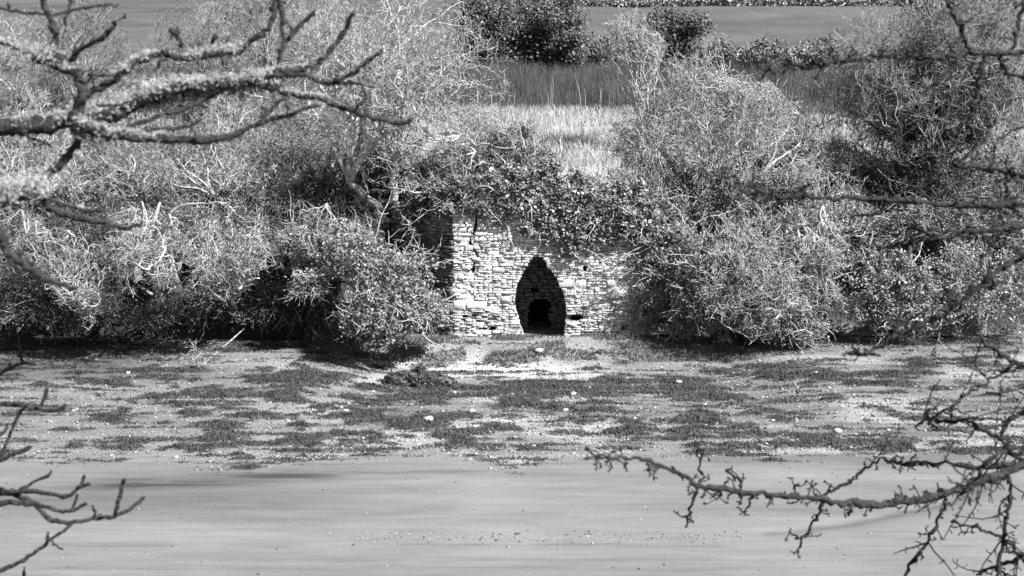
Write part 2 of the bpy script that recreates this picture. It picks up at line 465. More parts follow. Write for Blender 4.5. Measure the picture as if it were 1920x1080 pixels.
nyy, nxx = GX.shape
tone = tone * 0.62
AV = np.stack([GX, GY, GZ], -1).reshape(-1, 3)
def ground_piece(name, label, mask):
    idx = np.arange(nyy * nxx).reshape(nyy, nxx)
    q = np.stack([idx[:-1, :-1], idx[:-1, 1:], idx[1:, 1:], idx[1:, :-1]], -1)[mask[:-1, :-1]].reshape(-1, 4)
    u, inv = np.unique(q, return_inverse=True)
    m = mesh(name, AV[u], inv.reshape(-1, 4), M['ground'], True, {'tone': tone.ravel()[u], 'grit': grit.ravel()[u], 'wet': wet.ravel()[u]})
    o = link(name, m, None, 'structure'); o['label'] = label
    return o
near_m = GY < 23.5
beach_m = (GY >= 38.4) & (GY < yc)
mud_m = (GY >= 23.5) & (GY < 38.4)
field_m = GY >= 101
hill_m = ~(near_m | beach_m | mud_m | field_m)
ground_piece('near_bank', 'grassy bank under the camera on the near side of the creek', near_m)
ground_piece('mudflat', 'smooth wet grey mud of the drained tidal creek', mud_m)
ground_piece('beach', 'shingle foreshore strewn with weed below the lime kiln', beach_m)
ground_piece('hillside', 'rough bank and hillside behind the kiln', hill_m)
ground_piece('field', 'pasture field on the hill behind the thickets', field_m)

_gx, _gy, _gz = xs, ys, GZ
def gz(x, y):
    x = np.asarray(x, float); y = np.asarray(y, float)
    i = np.clip(np.searchsorted(xs, x) - 1, 0, len(xs) - 2); j = np.clip(np.searchsorted(ys, y) - 1, 0, len(ys) - 2)
    fx = (x - xs[i]) / (xs[i + 1] - xs[i]); fy = (y - ys[j]) / (ys[j + 1] - ys[j])
    return (GZ[j, i] * (1 - fx) + GZ[j, i + 1] * fx) * (1 - fy) + (GZ[j + 1, i] * (1 - fx) + GZ[j + 1, i + 1] * fx) * fy

def foot(px, Y):
    """ground point under photo column px at distance Y"""
    x = (px - 960) / F * Y
    for _ in range(4):
        z = float(gz(x, Y)); depth = Y * cp - (z - CZ) * sp
        x = (px - 960) / F * depth
    return np.array((x, Y, float(gz(x, Y)) - 0.05))

# water lying in the channel
wm = bpy.data.materials.new('channel_water'); wm.use_nodes = True
wb = wm.node_tree.nodes['Principled BSDF']
wb.inputs['Base Color'].default_value = (0.15, 0.15, 0.15, 1); wb.inputs['Roughness'].default_value = 0.22
tn = wm.node_tree.nodes.new('ShaderNodeTexNoise'); tn.inputs['Scale'].default_value = 5
tb = wm.node_tree.nodes.new('ShaderNodeBump'); tb.inputs['Strength'].default_value = 0.15
wm.node_tree.links.new(tn.outputs[0], tb.inputs['Height']); wm.node_tree.links.new(tb.outputs[0], wb.inputs['Normal'])
def strip(pts, wd, z):
    V = []; Q = []
    for i, (x, y) in enumerate(pts):
        V += [(x, y - wd, z), (x, y + wd, z)]
        if i: Q.append((2 * i - 2, 2 * i, 2 * i + 1, 2 * i - 1))
    return V, Q
V_, Q_ = strip(CHW, 1.0, -1.242)
o = link('water', mesh('water', V_, Q_, wm), None, 'structure'); o['label'] = 'thin shallow channel of water at the edge of the mud'

# ---------------------------------------------------------------- lime kiln
rs = np.random.default_rng(5)
YF = 53.2
OUT = [(482, 1000, 1017), (488, 996, 1021), (499, 988, 1028), (513, 980, 1038), (527, 972, 1047), (541, 968, 1053), (556, 966, 1058), (572, 965, 1061), (588, 970, 1062), (603, 974, 1060), (616, 978, 1059), (630, 984, 1057)]
oz = []; oL = []; oR = []
for py, a, b in OUT:
    p = W(a, py, YF); q = W(b, py, YF); oz.append(p[2]); oL.append(p[0]); oR.append(q[0])
oz = np.array(oz[::-1]); oL = np.array(oL[::-1]); oR = np.array(oR[::-1])
ZTOP = oz[-1]; ZBOT = -0.25
XL = float(W(849, 500, YF)[0]); XR = 5.6; ZW = 4.95
def opening(z):
    if z >= ZTOP: return None
    return float(np.interp(z, oz, oL)), float(np.interp(z, oz, oR))

kiln = thing('lime_kiln', 'ruined pale stone lime kiln wall with dark pointed arch opening', 'lime kiln', (1.0, YF, 0))

# stone shape variants, unit size
svar = []
for k in range(14):
    r = np.random.default_rng(100 + k)
    ins = 0.07
    V = []
    for (y, s) in ((0.5, 1.0), (-0.30, 1.0), (-0.5, 1 - 2 * ins)):
        for (a, b) in ((-1, -1), (0, -1), (1, -1), (1, 1), (0, 1), (-1, 1)):
            jx = r.normal() * 0.035; jz = r.normal() * 0.07
            V.append((a * 0.5 * (s if a else 1) * (1 if y > -.4 else .97) + jx, y + (r.normal() * 0.10 if y < -.4 else 0), b * 0.5 * (s - (0.08 if y < -.4 else 0)) + jz))
    for i in range(6):   # keep the edge of ring 2 aligned with ring 1
        V[i] = (V[6 + i][0], 0.5, V[6 + i][2])
    Q = []
    for ring in (0, 6):
        for i in range(6):
            j = (i + 1) % 6
            Q.append((ring + i, ring + j, ring + 6 + j, ring + 6 + i))
    Q.append((12, 13, 16, 17)); Q.append((13, 14, 15, 16))
    svar.append((np.array(V), np.array(Q)))
smesh = [mesh('stone', V, Q, M['stone']) for V, Q in svar]

CRACK = [(404, 893), (440, 888), (447, 882), (458, 880), (470, 889), (484, 896), (495, 888), (510, 886), (522, 897)]
crz = [W(a, p, YF)[2] for p, a in CRACK][::-1]; crx = [W(a, p, YF)[0] for p, a in CRACK][::-1]
HOLES = [(870, 597, 7, 6), (888, 594, 11, 4), (905, 616, 11, 3), (925, 617, 8, 4), (888, 505, 6, 5), (893, 420, 3, 16), (889, 434, 6, 6), (1078, 596, 20, 6), (897, 603, 5, 4), (1098, 503, 5, 9), (985, 592, 4, 6), (1168, 612, 4, 10), (883, 458, 7, 6), (941, 605, 4, 4)]
def in_hole(x, z):
    px, py = to_px(x, YF, z)
    return any(((px - a) / b) ** 2 + ((py - c) / d) ** 2 < .8 for a, c, b, d in HOLES)

courses = []
z = ZBOT
while z < ZW + 0.15:
    h = float(rs.uniform(.09, .16)); courses.append((z, h)); z += h
stones = []
def warp(x, z):
    return z + 0.07 * (float(vnoise(x * .9, z * .9, 15)) - .5) + 0.03 * (float(vnoise(x * 2.6, z * 2.6, 16)) - .5)
def put(x0, x1, z0, z1, depth=0):
    zc = (z0 + z1) / 2
    if z1 - z0 < .03: return
    op = opening(zc)
    if op is not None:
        if x0 >= op[0] and x1 <= op[1]: return
        if x0 < op[0] < x1: x1 = op[0]
        elif x0 < op[1] < x1: x0 = op[1]
    if crz[0] < zc < crz[-1]:
        c_ = float(np.interp(zc, crz, crx))
        if x0 < c_ + .04 and x1 > c_ - .03:
            if (x0 + x1) / 2 < c_: x1 = c_ - .03
            else: x0 = c_ + .04
    if x1 - x0 < .05: return
    xc = (x0 + x1) / 2
    if in_hole(xc, zc): return
    if zc > 4.75 + 0.25 * math.sin(xc * 2.1) + 0.1 * math.sin(xc * 7): return
    gap = rs.uniform(.004, .016)
    relief = .10 * (float(fbm(xc * 1.1, zc * 1.6, 18)) - .5)
    stones.append([xc, warp(xc, zc), x1 - x0 - gap, (z1 - z0) - rs.uniform(.004, .016), rs.normal() * .022 + relief + (rs.uniform(.02, .07) if rs.random() < .06 else 0)])
z = ZBOT
while z < ZW + .1:
    H_ = float(rs.uniform(.20, .36)); x = XL + rs.normal() * .018
    while x < XR:
        big = x > 2.9 and rs.random() < .5
        wd = float(rs.uniform(.35, 1.0)); wd = min(wd, XR - x)
        if XR - x - wd < .15: wd = XR - x
        quoin = x < XL + .15
        r_ = rs.random()
        nl = 1 if (r_ < (.30 if (quoin or big) else .05)) else (2 if r_ < (.75 if quoin or big else .30) else (3 if r_ < .75 else 4))
        cuts = np.sort(np.concatenate([[0, 1], (np.arange(1, nl) + rs.uniform(-.25, .25, nl - 1)) / nl]))
        for l in range(nl):
            a0, a1 = z + H_ * cuts[l], z + H_ * cuts[l + 1]
            xx = x
            while xx < x + wd - .01:
                ww_ = min(float(rs.lognormal(-1.2, .45)) if nl > 1 else wd, x + wd - xx)
                if x + wd - xx - ww_ < .1: ww_ = x + wd - xx
                put(xx, xx + ww_, a0, a1); xx += ww_
        x += wd
    z += H_
# big pale stones here and there, proud of the courses
for (px, py, ww, hh) in [(925, 474, .42, .2), (935, 506, .5, .2), (915, 502, .3, .14), (1034, 500, .32, .17), (1051, 524, .26, .15), (948, 562, .34, .24), (875, 500, .4, .2), (893, 486, .35, .17), (905, 625, .5, .2), (900, 608, .3, .16), (867, 556, .5, .15), (925, 585, .4, .18), (880, 465, .3, .2), (942, 448, .35, .14), (900, 448, .4, .16), (1075, 608, .25, .17), (1066, 632, .3, .2), (1150, 545, .5, .25), (1120, 575, .4, .2), (1135, 620, .45, .16)]:
    p = W(px, py, YF)
    for s in stones:
        if abs(s[0] - p[0]) < ww / 2 + .02 and abs(s[1] - p[2]) < hh / 2: s[4] += 0.05
    stones.append([p[0], p[2], ww, hh, -0.035])
order = sorted(range(len(stones)), key=lambda i: -(min(stones[i][2], .7) * stones[i][3]) * (1 if stones[i][0] < 4.6 else .4))
small = Bag()
for rank, i in enumerate(order):
    xc, zc, wd, hh, off = stones[i]
    v = int(rs.integers(14)); dep = 0.22
    loc = (xc, YF + dep / 2 + off, zc)
    rz = rs.normal() * 0.02; ry = rs.normal() * 0.05 * min(1, .3 / wd)
    if rank < 298:
        o = bpy.data.objects.new('stone', smesh[v]); COL.objects.link(o)
        o.parent = kiln
        o.location = (loc[0] - 1.0, loc[1] - YF, loc[2])
        o.scale = (wd, dep, hh); o.rotation_euler = (0, ry, rz)
    else:
        V, Q = svar[v]
        P = V * np.array((wd, dep, hh))
        c, s_ = math.cos(ry), math.sin(ry)
        P = np.stack([P[:, 0] * c + P[:, 2] * s_, P[:, 1], -P[:, 0] * s_ + P[:, 2] * c], -1) + np.array(loc)
        small.add(P, Q)
link('small_stones', small.mesh('small_stones', M['stone']), kiln, 'stuff')

# core: mortar face with the opening, jambs stepping inwards, back wall of the recess, draw hole
core = Bag(); jamb = Bag()
YM = YF + 0.055; YB = 55.8; YE = 57.5
def inner(z):
    op = opening(min(z, ZTOP - 1e-3)); c = 0.5 * (op[0] + op[1]); hw = 0.5 * (op[1] - op[0]) * 1.12 + .1
    return c - hw, c + hw
fine_c = [(z_, .05) for z_ in np.arange(ZBOT, ZW - .001, .05)]
for ci, (z, h) in enumerate(fine_c):
    z1 = z + h; zc = z + h / 2; op = opening(zc)
    XJ = XL + .035 + .02 * rs.normal()
    spans = [(XJ, XR)] if op is None else [(XJ, op[0]), (op[1], XR)]
    cuts = []
    if crz[0] < zc < crz[-1]:
        c_ = float(np.interp(zc, crz, crx)) + rs.normal() * .01; cuts.append((c_ - .015 - .015 * rs.random(), c_ + .03 + .02 * rs.random()))
    hpx = to_px(0, YF, zc)[1]
    for a_, c_, b_, d_ in HOLES:
        q_ = 1 - ((hpx - c_) / d_) ** 2
        if q_ > 0:
            xm = W(a_, c_, YF)[0]; xm += .10 * (float(vnoise(zc * 9, a_ * .1, 12)) - .5); hw = b_ * math.sqrt(q_) / 49.5 * (.45 + .5 * float(vnoise(zc * 12, a_ * .3, 11)))
            cuts.append((xm - hw, xm + hw))
    for c0, c1 in cuts:
        new = []
        for a_, b_ in spans:
            if c1 <= a_ or c0 >= b_: new.append((a_, b_)); continue
            if c0 > a_: new.append((a_, c0))
            if c1 < b_: new.append((c1, b_))
        spans = new
    for a_, b_ in spans:
        core.quad((a_, YM, z), (b_, YM, z), (b_, YM, z1), (a_, YM, z1))
    if op is not None:
        if zc < ZTOP:
            for side in (0, 1):
                e = op[side]; i_ = inner(zc)[side]; sgn = 1 if side else -1
                ny = 7
                for k in range(ny):
                    j = rs.normal() * 0.025
                    ya = YM + (YB - YM) * k / ny; yb = YM + (YB - YM) * (k + 1) / ny
                    xa = e + (i_ - e) * k / ny + sgn * (0.02 + j) ; xb = e + (i_ - e) * (k + 1) / ny + sgn * (0.02 + j)
                    g = 0.012
                    box = [(xa, ya + g, z + g), (xb, yb - g, z + g), (xb, yb - g, z1 - g), (xa, ya + g, z1 - g)]
                    out_ = [(p[0] + sgn * 0.15, p[1], p[2]) for p in box]
                    jamb.add(box + out_, [[0, 1, 2, 3], [0, 4, 5, 1], [1, 5, 6, 2], [2, 6, 7, 3], [3, 7, 4, 0]])
                jamb.quad((e + sgn * .16, YM, z), (i_ + sgn * .16, YB, z), (i_ + sgn * .16, YB, z1), (e + sgn * .16, YM, z1))
# recess back wall with draw hole
dh = [W(991, 590, YB)[0], W(1033, 590, YB)[0]]; dz = W(1010, 562, YB)[2]
vh = W(1008, 544, YB)
backw = Bag()
for (z, h) in courses:
    if z > ZTOP + .1: continue
    zc = z + h / 2
    segs = [(-0.8, 3.2)] if zc > dz else [(-0.8, dh[0] + rs.normal() * .05 + .18 * max(0, (zc - dz + .35) / .35)), (dh[1] + rs.normal() * .05 - .18 * max(0, (zc - dz + .35) / .35), 3.2)]
    for a, b in segs:
        x = a
        while x < b - 0.02:
            wd = min(rs.uniform(.2, .5), b - x)
            if b - x - wd < .1: wd = b - x
            if not (abs(x + wd / 2 - vh[0]) < 0.16 and abs(zc - vh[2]) < 0.12):
                V, Q = svar[int(rs.integers(14))]
                backw.add(V * np.array((wd - .02, .25, h - .012)) + np.array((x + wd / 2, YB + .12 + rs.normal() * .03, zc)), Q)
            x += wd
    a, b = (-.8, 3.2)
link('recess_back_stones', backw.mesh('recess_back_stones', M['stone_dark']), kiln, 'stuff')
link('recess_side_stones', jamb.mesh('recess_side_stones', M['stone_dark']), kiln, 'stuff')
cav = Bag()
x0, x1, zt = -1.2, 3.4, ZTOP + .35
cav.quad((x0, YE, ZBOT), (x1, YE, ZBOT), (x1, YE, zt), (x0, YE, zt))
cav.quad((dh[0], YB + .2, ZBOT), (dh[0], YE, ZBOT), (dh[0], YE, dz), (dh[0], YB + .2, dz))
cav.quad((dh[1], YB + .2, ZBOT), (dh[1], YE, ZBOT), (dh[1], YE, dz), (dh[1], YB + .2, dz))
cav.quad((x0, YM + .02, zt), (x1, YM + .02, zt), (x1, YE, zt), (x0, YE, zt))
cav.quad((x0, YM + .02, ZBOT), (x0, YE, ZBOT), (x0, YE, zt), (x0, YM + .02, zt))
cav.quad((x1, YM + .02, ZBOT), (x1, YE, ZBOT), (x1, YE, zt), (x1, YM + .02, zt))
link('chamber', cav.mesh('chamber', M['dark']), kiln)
# lintel slabs over the arch head, and roof, right side of the block
core.quad((XL, YM, ZW), (XR, YM, ZW), (XR, 60.5, ZW + .2), (XL - 3, 60.5, ZW + .2))
core.quad((XR, YM, ZBOT), (XR, 60.5, ZBOT), (XR, 60.5, ZW), (XR, YM, ZW))
link('core', core.mesh('core', M['mortar']), kiln)
# splayed left face in shade
A_ = np.array((XL, YF + .03)); B_ = np.array((XL - 3.4, YF + 3.0))
dirv = (B_ - A_) / np.linalg.norm(B_ - A_); nrm = np.array((dirv[1], -dirv[0])) * -1
if nrm[1] > 0: nrm = -nrm
wing = Bag(); Lw = float(np.linalg.norm(B_ - A_))
wing.quad((*(A_ - nrm * .08), ZBOT), (*(B_ - nrm * .08), ZBOT), (*(B_ - nrm * .08), ZW + .3), (*(A_ - nrm * .08), ZW))
z = ZBOT
while z < ZW + .1:
    h = rs.uniform(.07, .16); u = 0
    while u < Lw:
        wd = min(rs.uniform(.15, .5), Lw - u + .01)
        V, Q = svar[int(rs.integers(14))]
        P = V * np.array((wd - .02, .2, (h - .01) * rs.uniform(.6, 1.15)))
        c = A_ + dirv * (u + wd / 2) - nrm * (.08 + rs.normal() * .035)
        R_ = np.stack([c[0] + P[:, 0] * (-dirv[0]) + P[:, 1] * (-nrm[0]), c[1] + P[:, 0] * (-dirv[1]) + P[:, 1] * (-nrm[1]), z + h / 2 + rs.normal() * .02 + .12 * (float(vnoise(u * 1.3, z * 1.3, 19)) - .5) + P[:, 2] + P[:, 0] * rs.normal() * .06], -1)
        wing.add(R_, Q); u += wd
    z += h
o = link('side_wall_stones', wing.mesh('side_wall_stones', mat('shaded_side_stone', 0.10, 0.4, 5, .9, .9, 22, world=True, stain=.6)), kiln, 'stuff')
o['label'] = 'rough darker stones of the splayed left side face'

# ---------------------------------------------------------------- foliage generators
def leaves(rng, C, n, size, spread, out_dir=None, flat=0.0):
    """C (m,3) clump centres; leaf rhombs around them"""
    k = rng.integers(len(C), size=n)
    P = C[k] + rng.normal(size=(n, 3)) * spread
    nr = rng.normal(size=(n, 3)) * 0.75 + np.array((0.25, -0.35, 0.75))
    nr = norm(nr)
    a = norm(np.cross(nr, rng.normal(size=(n, 3)))); b = np.cross(nr, a)
    s = size * np.clip(rng.lognormal(-.12, .36, (n, 1)), .4, 1.55)
    V = np.stack([P - a * s * .6, P - b * s * .38 + nr * s * .08, P + a * s * .6 - nr * s * .12, P + b * s * .38 + nr * s * .08], 1)
    return V.reshape(-1, 3), np.arange(n * 4).reshape(-1, 4)

def lobes_pts(rng, lobes, dens):
    """clump centres spread over the front/top shell of ellipsoid lobes"""
    out = []
    for (c, r) in lobes:
        n = max(8, int(dens * (r[0] * r[2] + r[0] * r[1])))
        d = norm(rng.normal(size=(n, 3)))
        d[:, 1] = np.where(rng.random(n) < .55, -np.abs(d[:, 1]), d[:, 1])
        rad = rng.uniform(0.55, 1.05, (n, 1))
        out.append(np.array(c) + d * rad * np.array(r))
    return np.concatenate(out)

def px_lobe(px, py, Y, rx, ry, rd):
    k = Y / F
    return (W(px, py, Y), (rx * k, rd, ry * k))

def stems_to(rng, base, pts, r0=0.03, K=5, n=60, sag=.3):
    t = pts[rng.integers(len(pts), size=n)]
    P = np.empty((n, K, 3))
    for i in range(K):
        f = i / (K - 1)
        P[:, i] = base * (1 - f) + t * f + rng.normal(size=(n, 3)) * 0.10 * math.sin(f * 3.14) + np.array((0, 0, sag)) * math.sin(f * 3.14)
    R = np.linspace(r0, r0 * .25, K)[None].repeat(n, 0) * rng.uniform(.5, 1.3, (n, 1))
    return tubes(P, R, 4)

def Y_near(b): return b[1] < 60

def shrub(name, label, cat, base, lobes, nleaf, size, mkey, dens=9, spread=.16, group=None, seed=0, stem_mat='twig_mid', nstem=40, r0=.035, twigs=0, twig_mat='twig_pale'):
    rng = np.random.default_rng(seed)
    t = thing(name, label, cat, base, group)
    C = lobes_pts(rng, lobes, dens)
    V, Q = leaves(rng, C, nleaf, size, spread)
    link('foliage', mesh('foliage', V, Q, M[mkey]), t)
    V, Q = stems_to(rng, np.array(base), C, r0, 5, nstem)
    link('stems', mesh('stems', V, Q, M[stem_mat], True), t)
    if nleaf > 7000 and Y_near(base):
        nb_ = int(nleaf / (450 if mkey not in ('leaf_dark', 'leaf_mid') else 1200))
        P0 = C[rng.integers(len(C), size=nb_)]
        D0 = norm((P0 - np.array(base)) * (1, .6, .7) + rng.normal(size=P0.shape) * 1.2)
        P, R = grow(rng, P0 - D0 * .5, D0, rng.uniform(.8, 2.1, nb_), np.full(nb_, .032), np.full(nb_, .010), 8, .28, (0, 0, 0))
        bb = Bag(); bb.add(*tubes(P, R, 4))
        p, d, r, _ = spawn(rng, P, R, 5, .2, 1, .4, 1.2)
        P, R = grow(rng, p, d, rng.uniform(.2, .6, len(p)), r * .8, np.full(len(p), .008), 5, .3, (0, 0, 0)); bb.add(*tubes(P, R, 3))
        link('boughs', bb.mesh('boughs', M['limb_mid' if mkey in ('leaf_dark', 'leaf_mid') else 'limb_pale'], True), t, 'stuff')
    if twigs:
        P0 = C[rng.integers(len(C), size=twigs)]
        D0 = norm(P0 - np.array(base) + rng.normal(size=P0.shape) * .8)
        P, R = grow(rng, P0, D0, rng.uniform(.35, 1.0, twigs), np.full(twigs, .013), np.full(twigs, .006), 4, .3, (0, 0, 0))
        V, Q = tubes(P, R, 3)
        link('twigs', mesh('twigs', V, Q, M[twig_mat], True), t, 'stuff')
    return t

def bare_tree(name, label, base, env, seed, style='spread', dens=1.0, tm='twig_pale', r0=.16, top=None, group=None, ivy=0, ivy_mat='leaf_dark', nstems=1, fine=1.0):
    """env = (centre, radii) ellipsoid that the crown fills"""
    rng = np.random.default_rng(seed)
    base = np.array(base, float); ec, er = np.array(env[0]), np.array(env[1])
    t = thing(name, label, 'tree', base, group)
    H = np.linalg.norm(ec - base)
    topp = ec + np.array((0, 0, er[2] * .35)) if top is None else np.array(top)
    # trunk(s)
    # forking growth: every branch ends in two or three thinner ones, crowding towards the crown's edge
    fork, wob, trop, side = dict(spread=(.55, .20, (0, 0, .03), .55), upright=(.28, .10, (0, 0, .10), .5), droop=(.75, .34, (0, 0, -.07), .6), crooked=(.6, .30, (0, 0, .02), .6), fan=(.42, .16, (0, 0, .05), .55))[style]
    cr = float(er[0] * .45 + er[2] * .55)
    bot = ec - np.array((0, 0, er[2] * (.75 if style != 'droop' else -.6)))
    h0 = np.linalg.norm(bot - base)
    K = 7
    P = np.empty((nstems, K, 3))
    for q_ in range(nstems):
        tp = bot + rng.normal(size=3) * er * (.15 if nstems == 1 else .3) * (1, .6, .5)
        if style == 'droop': tp = bot + rng.uniform(-1, 1, 3) * er * (.9, .6, .45)
        off = rng.normal(size=3) * np.array((.25, .2, 0)) if nstems > 1 else np.zeros(3)
        for i in range(K):
            f = i / (K - 1)
            P[q_, i] = (base + off) * (1 - f) + tp * f + rng.normal(size=3) * .05 * h0 * math.sin(f * 3.14)
    R = np.linspace(r0, r0 * .7, K)[None].repeat(nstems, 0)
    V, Q = tubes(P, R, 9)
    link('trunk', mesh('trunk', V, Q, M['trunk'], True), t)
    bags = [Bag(), Bag(), Bag()]
    D = norm(P[:, -1] - P[:, -2]); E = P[:, -1]; RR = R[:, -1]
    nlev = 9 if cr > 1.7 else 8
    ratio = .80
    L0 = cr * 2.2 * (1 - ratio) / (1 - ratio ** nlev)
    target = 3600 * dens * (cr / 3.0) ** 1.1 * fine
    n0 = int(9 / nstems) + 2
    g = (target / (n0 * nstems * 2.1)) ** (1 / (nlev - 1))
    for lev in range(nlev):
        if lev == 0: n = np.full(len(E), n0)
        else:
            n = np.floor(g + rng.random(len(E))).astype(int)
        idx = np.repeat(np.arange(len(E)), n); m = len(idx)
        if m == 0: break
        e, d, r = E[idx], D[idx], RR[idx]
        ang = np.abs(rng.normal(size=(m, 1))) * fork * (.75 if lev else 1.0) + (.22 if lev else .1)
        q = norm(np.cross(d, rng.normal(size=(m, 3))))
        nd = norm(d * np.cos(ang) + q * np.sin(ang))
        if lev == 0:
            tg = norm(norm(rng.normal(size=(m, 3))) * er * rng.uniform(.4, .9, (m, 1)) + ec - e)
            nd = norm(nd * .5 + tg)
        nd = norm(nd + norm((e - ec) / er) * (.22 if lev > 1 else 0))
        L = L0 * ratio ** lev * rng.uniform(.6, 1.35, m)
        end = e + nd * L[:, None]
        qd = np.linalg.norm((end - ec) / er, axis=1)
        th_ = np.clip(rng.normal(1.02, .16, m), .75, 1.45) + .5 * (vnoise(end[:, 0] * .9 + seed, end[:, 2] * .9, 3) - .5)
        L = np.where(qd > th_, L * .5, L)
        nd = np.where((qd > th_)[:, None], norm(nd + norm(ec - e) * .9), nd)
        rn_ = np.maximum(np.minimum(r * .95, r0 * .62 * (.68 ** lev)) * rng.uniform(.75, 1.1, m), .0105)
        Kc = 6 if lev < 3 else (4 if lev < 6 else 3)
        P, R = grow(rng, e, nd, L, rn_, np.maximum(rn_ * .72, .0085), Kc, wob, trop)
        if lev: # start some shoots along the parent rather than at its tip
            sh = (rng.random(m) < side)
            back = rng.uniform(0, .8, m)[:, None] * PL[idx][:, None]
            P[sh] -= (DP[idx] * back)[sh][:, None]
        V, Q = tubes(P, R, (7, 6, 5, 4, 4, 3, 3, 3, 3)[lev])
        bags[0 if lev < 2 else (1 if lev < 5 else 2)].add(V, Q)
        E = P[:, -1]; D = norm(P[:, -1] - P[:, -2]); RR = R[:, -1]; PL = L; DP = norm(P[:, -1] - P[:, 0])
    lm = 'limb_pale' if tm == 'twig_pale' else 'limb_mid'
    link('limbs', bags[0].mesh('limbs', M[lm], True), t, 'stuff' if nstems > 1 else None)
    link('branches', bags[1].mesh('branches', M[lm], True), t, 'stuff')
    link('crown', bags[2].mesh('crown', M[tm], True), t, 'stuff')
    if ivy:
        C = np.concatenate([base + (ec - base) * rng.uniform(.15, 1.1, (ivy // 14, 1)) + rng.normal(size=(ivy // 14, 3)) * er * .25])
        V, Q = leaves(rng, C, ivy, .10, .18)
        link('ivy', mesh('ivy', V, Q, M[ivy_mat]), t)
    return t

def env(px, py, Y, rx, ry, rd):
    k = Y / F
    return (W(px, py, Y), (rx * k, rd, ry * k))

# ---------------------------------------------------------------- the bare trees
T = []
bare_tree('thorn_tree', 'wide tangle of pale bare branches growing through the leafy thicket right of the kiln', foot(1400, 53.5), env(1390, 500, 51.0, 150, 125, 1.6), 21, 'crooked', 2.4, r0=.10, nstems=4)
bare_tree('thorn_tree', 'bare pale branches straggling down between the leafy thicket and the pale bramble', foot(1500, 54), env(1520, 510, 51.6, 70, 120, 1.2), 22, 'droop', 1.6, r0=.08, nstems=4)
bare_tree('thorn_bush', 'low bare bush left of the dry grass gap above the kiln', foot(930, 60), env(925, 245, 59.5, 95, 42, 1.3), 23, 'crooked', 2.0, r0=.05, nstems=4)
bare_tree('bare_tree', 'large spreading leafless tree above the left end of the kiln wall', foot(740, 56.4), env(735, 180, 56, 215, 215, 3.2), 11, 'spread', 1.7, r0=.20, nstems=2)
bare_tree('bare_tree', 'pale fan-shaped leafless tree on the bank above the right end of the kiln', foot(1330, 56.5), env(1320, 270, 56, 185, 165, 2.6), 12, 'fan', 2.6, r0=.16, nstems=3)
bare_tree('bare_sapling', 'slender upright leafless sapling standing between the reeds and the kiln', foot(1158, 64), env(1165, 135, 64, 85, 120, 1.6), 13, 'upright', 1.0, r0=.09, nstems=2, tm='twig_pale')
bare_tree('ivy_clad_tree', 'tall leafless tree with ivy-dark heart at the right edge of the bank', foot(1745, 58.5), env(1735, 165, 58, 200, 225, 3.2), 14, 'fan', 3.2, tm='twig_mid', r0=.22, ivy=7000, ivy_mat='leaf_dark')
bare_tree('bare_tree', 'grey leafless tree behind the ivy-clad tree, cut by the right frame edge', foot(1900, 65), env(1900, 130, 65, 120, 210, 2.5), 15, 'fan', 1.8, tm='twig_mid', r0=.15, ivy=2500)
bare_tree('thorn_bush', 'pale low tangle of twigs between the fan-shaped tree and the ivy-clad tree', foot(1590, 59), env(1580, 320, 58, 115, 75, 1.6), 16, 'crooked', 1.8, r0=.07, nstems=4)
bare_tree('thorn_bush', 'light twiggy thorn at the right shoulder of the fan-shaped tree', foot(1490, 57.5), env(1480, 300, 57, 70, 80, 1.4), 17, 'crooked', 1.4, r0=.06, nstems=3)
bare_tree('thorn_bush', 'small leafless bush beside the dry grass above the kiln arch', foot(900, 59), env(905, 285, 58.5, 100, 45, 1.3), 18, 'crooked', 1.4, r0=.05, nstems=4, tm='twig_mid')
# upper left thicket, in two ranks
ul = [(40, 130, 'grey bare tree in the upper left thicket behind the mossy branch stub', 75), (150, 105, 'bare tree of the upper left thicket showing under the forked mossy branch', 70), (270, 110, 'bare tree of the upper left thicket crossed by the thick mossy branch', 74), (390, 105, 'bare tree of the upper left thicket below the long lichen clump', 69), (500, 95, 'bare tree of the upper left thicket beside the dark bush', 73), (590, 190, 'bare tree of the upper left thicket close against the large spreading tree', 68),
 (90, 230, 'low bare tree in the upper left thicket behind the massive near fork', 65), (215, 240, 'low bare tree in the upper left thicket under the longest near bough', 66), (340, 250, 'low bare tree in the upper left thicket below the bough middle', 65), (455, 240, 'low bare tree in the upper left thicket near the tip of the lower bough', 66), (610, 70, 'bare tree top rising left of the large spreading tree', 78), (25, 70, 'high bare tree in the top left corner of the frame', 80), (445, 50, 'high bare tree top left of the dark bush', 82)]
for i, (px, py, lb, Y) in enumerate(ul):
    bare_tree('bare_tree', lb, foot(px, Y), env(px, py, Y, 95, 125 if i < 6 else 80, 2.6), 30 + i, ('spread', 'fan', 'crooked')[i % 3], 1.25, tm=('twig_mid', 'twig_pale')[i > 5], r0=.12, nstems=1 + i % 3, group='bare trees of the upper left thicket')
ml = [(30, 330, 'tangled leafless tree at the left frame edge on the bank top'), (150, 345, 'low tangled tree behind the lichen tuft on the bank top'), (270, 320, 'crooked pale tree on the bank top under the long drooping near branch'), (400, 320, 'crooked tree on the bank top above the hanging limb'), (520, 330, 'crooked grey tree left of the large spreading tree'), (640, 330, 'low twiggy tree at the foot of the large spreading tree')]
for i, (px, py, lb) in enumerate(ml):
    Y = 57.2 + (i % 3) * .8
    bare_tree('bare_tree', lb, foot(px, Y), env(px, py - 5, Y - .5, 100, 90, 1.8), 50 + i, ('crooked', 'spread')[i % 2], 1.1, tm='twig_pale', r0=.13, nstems=2, group='crooked trees along the left bank top')
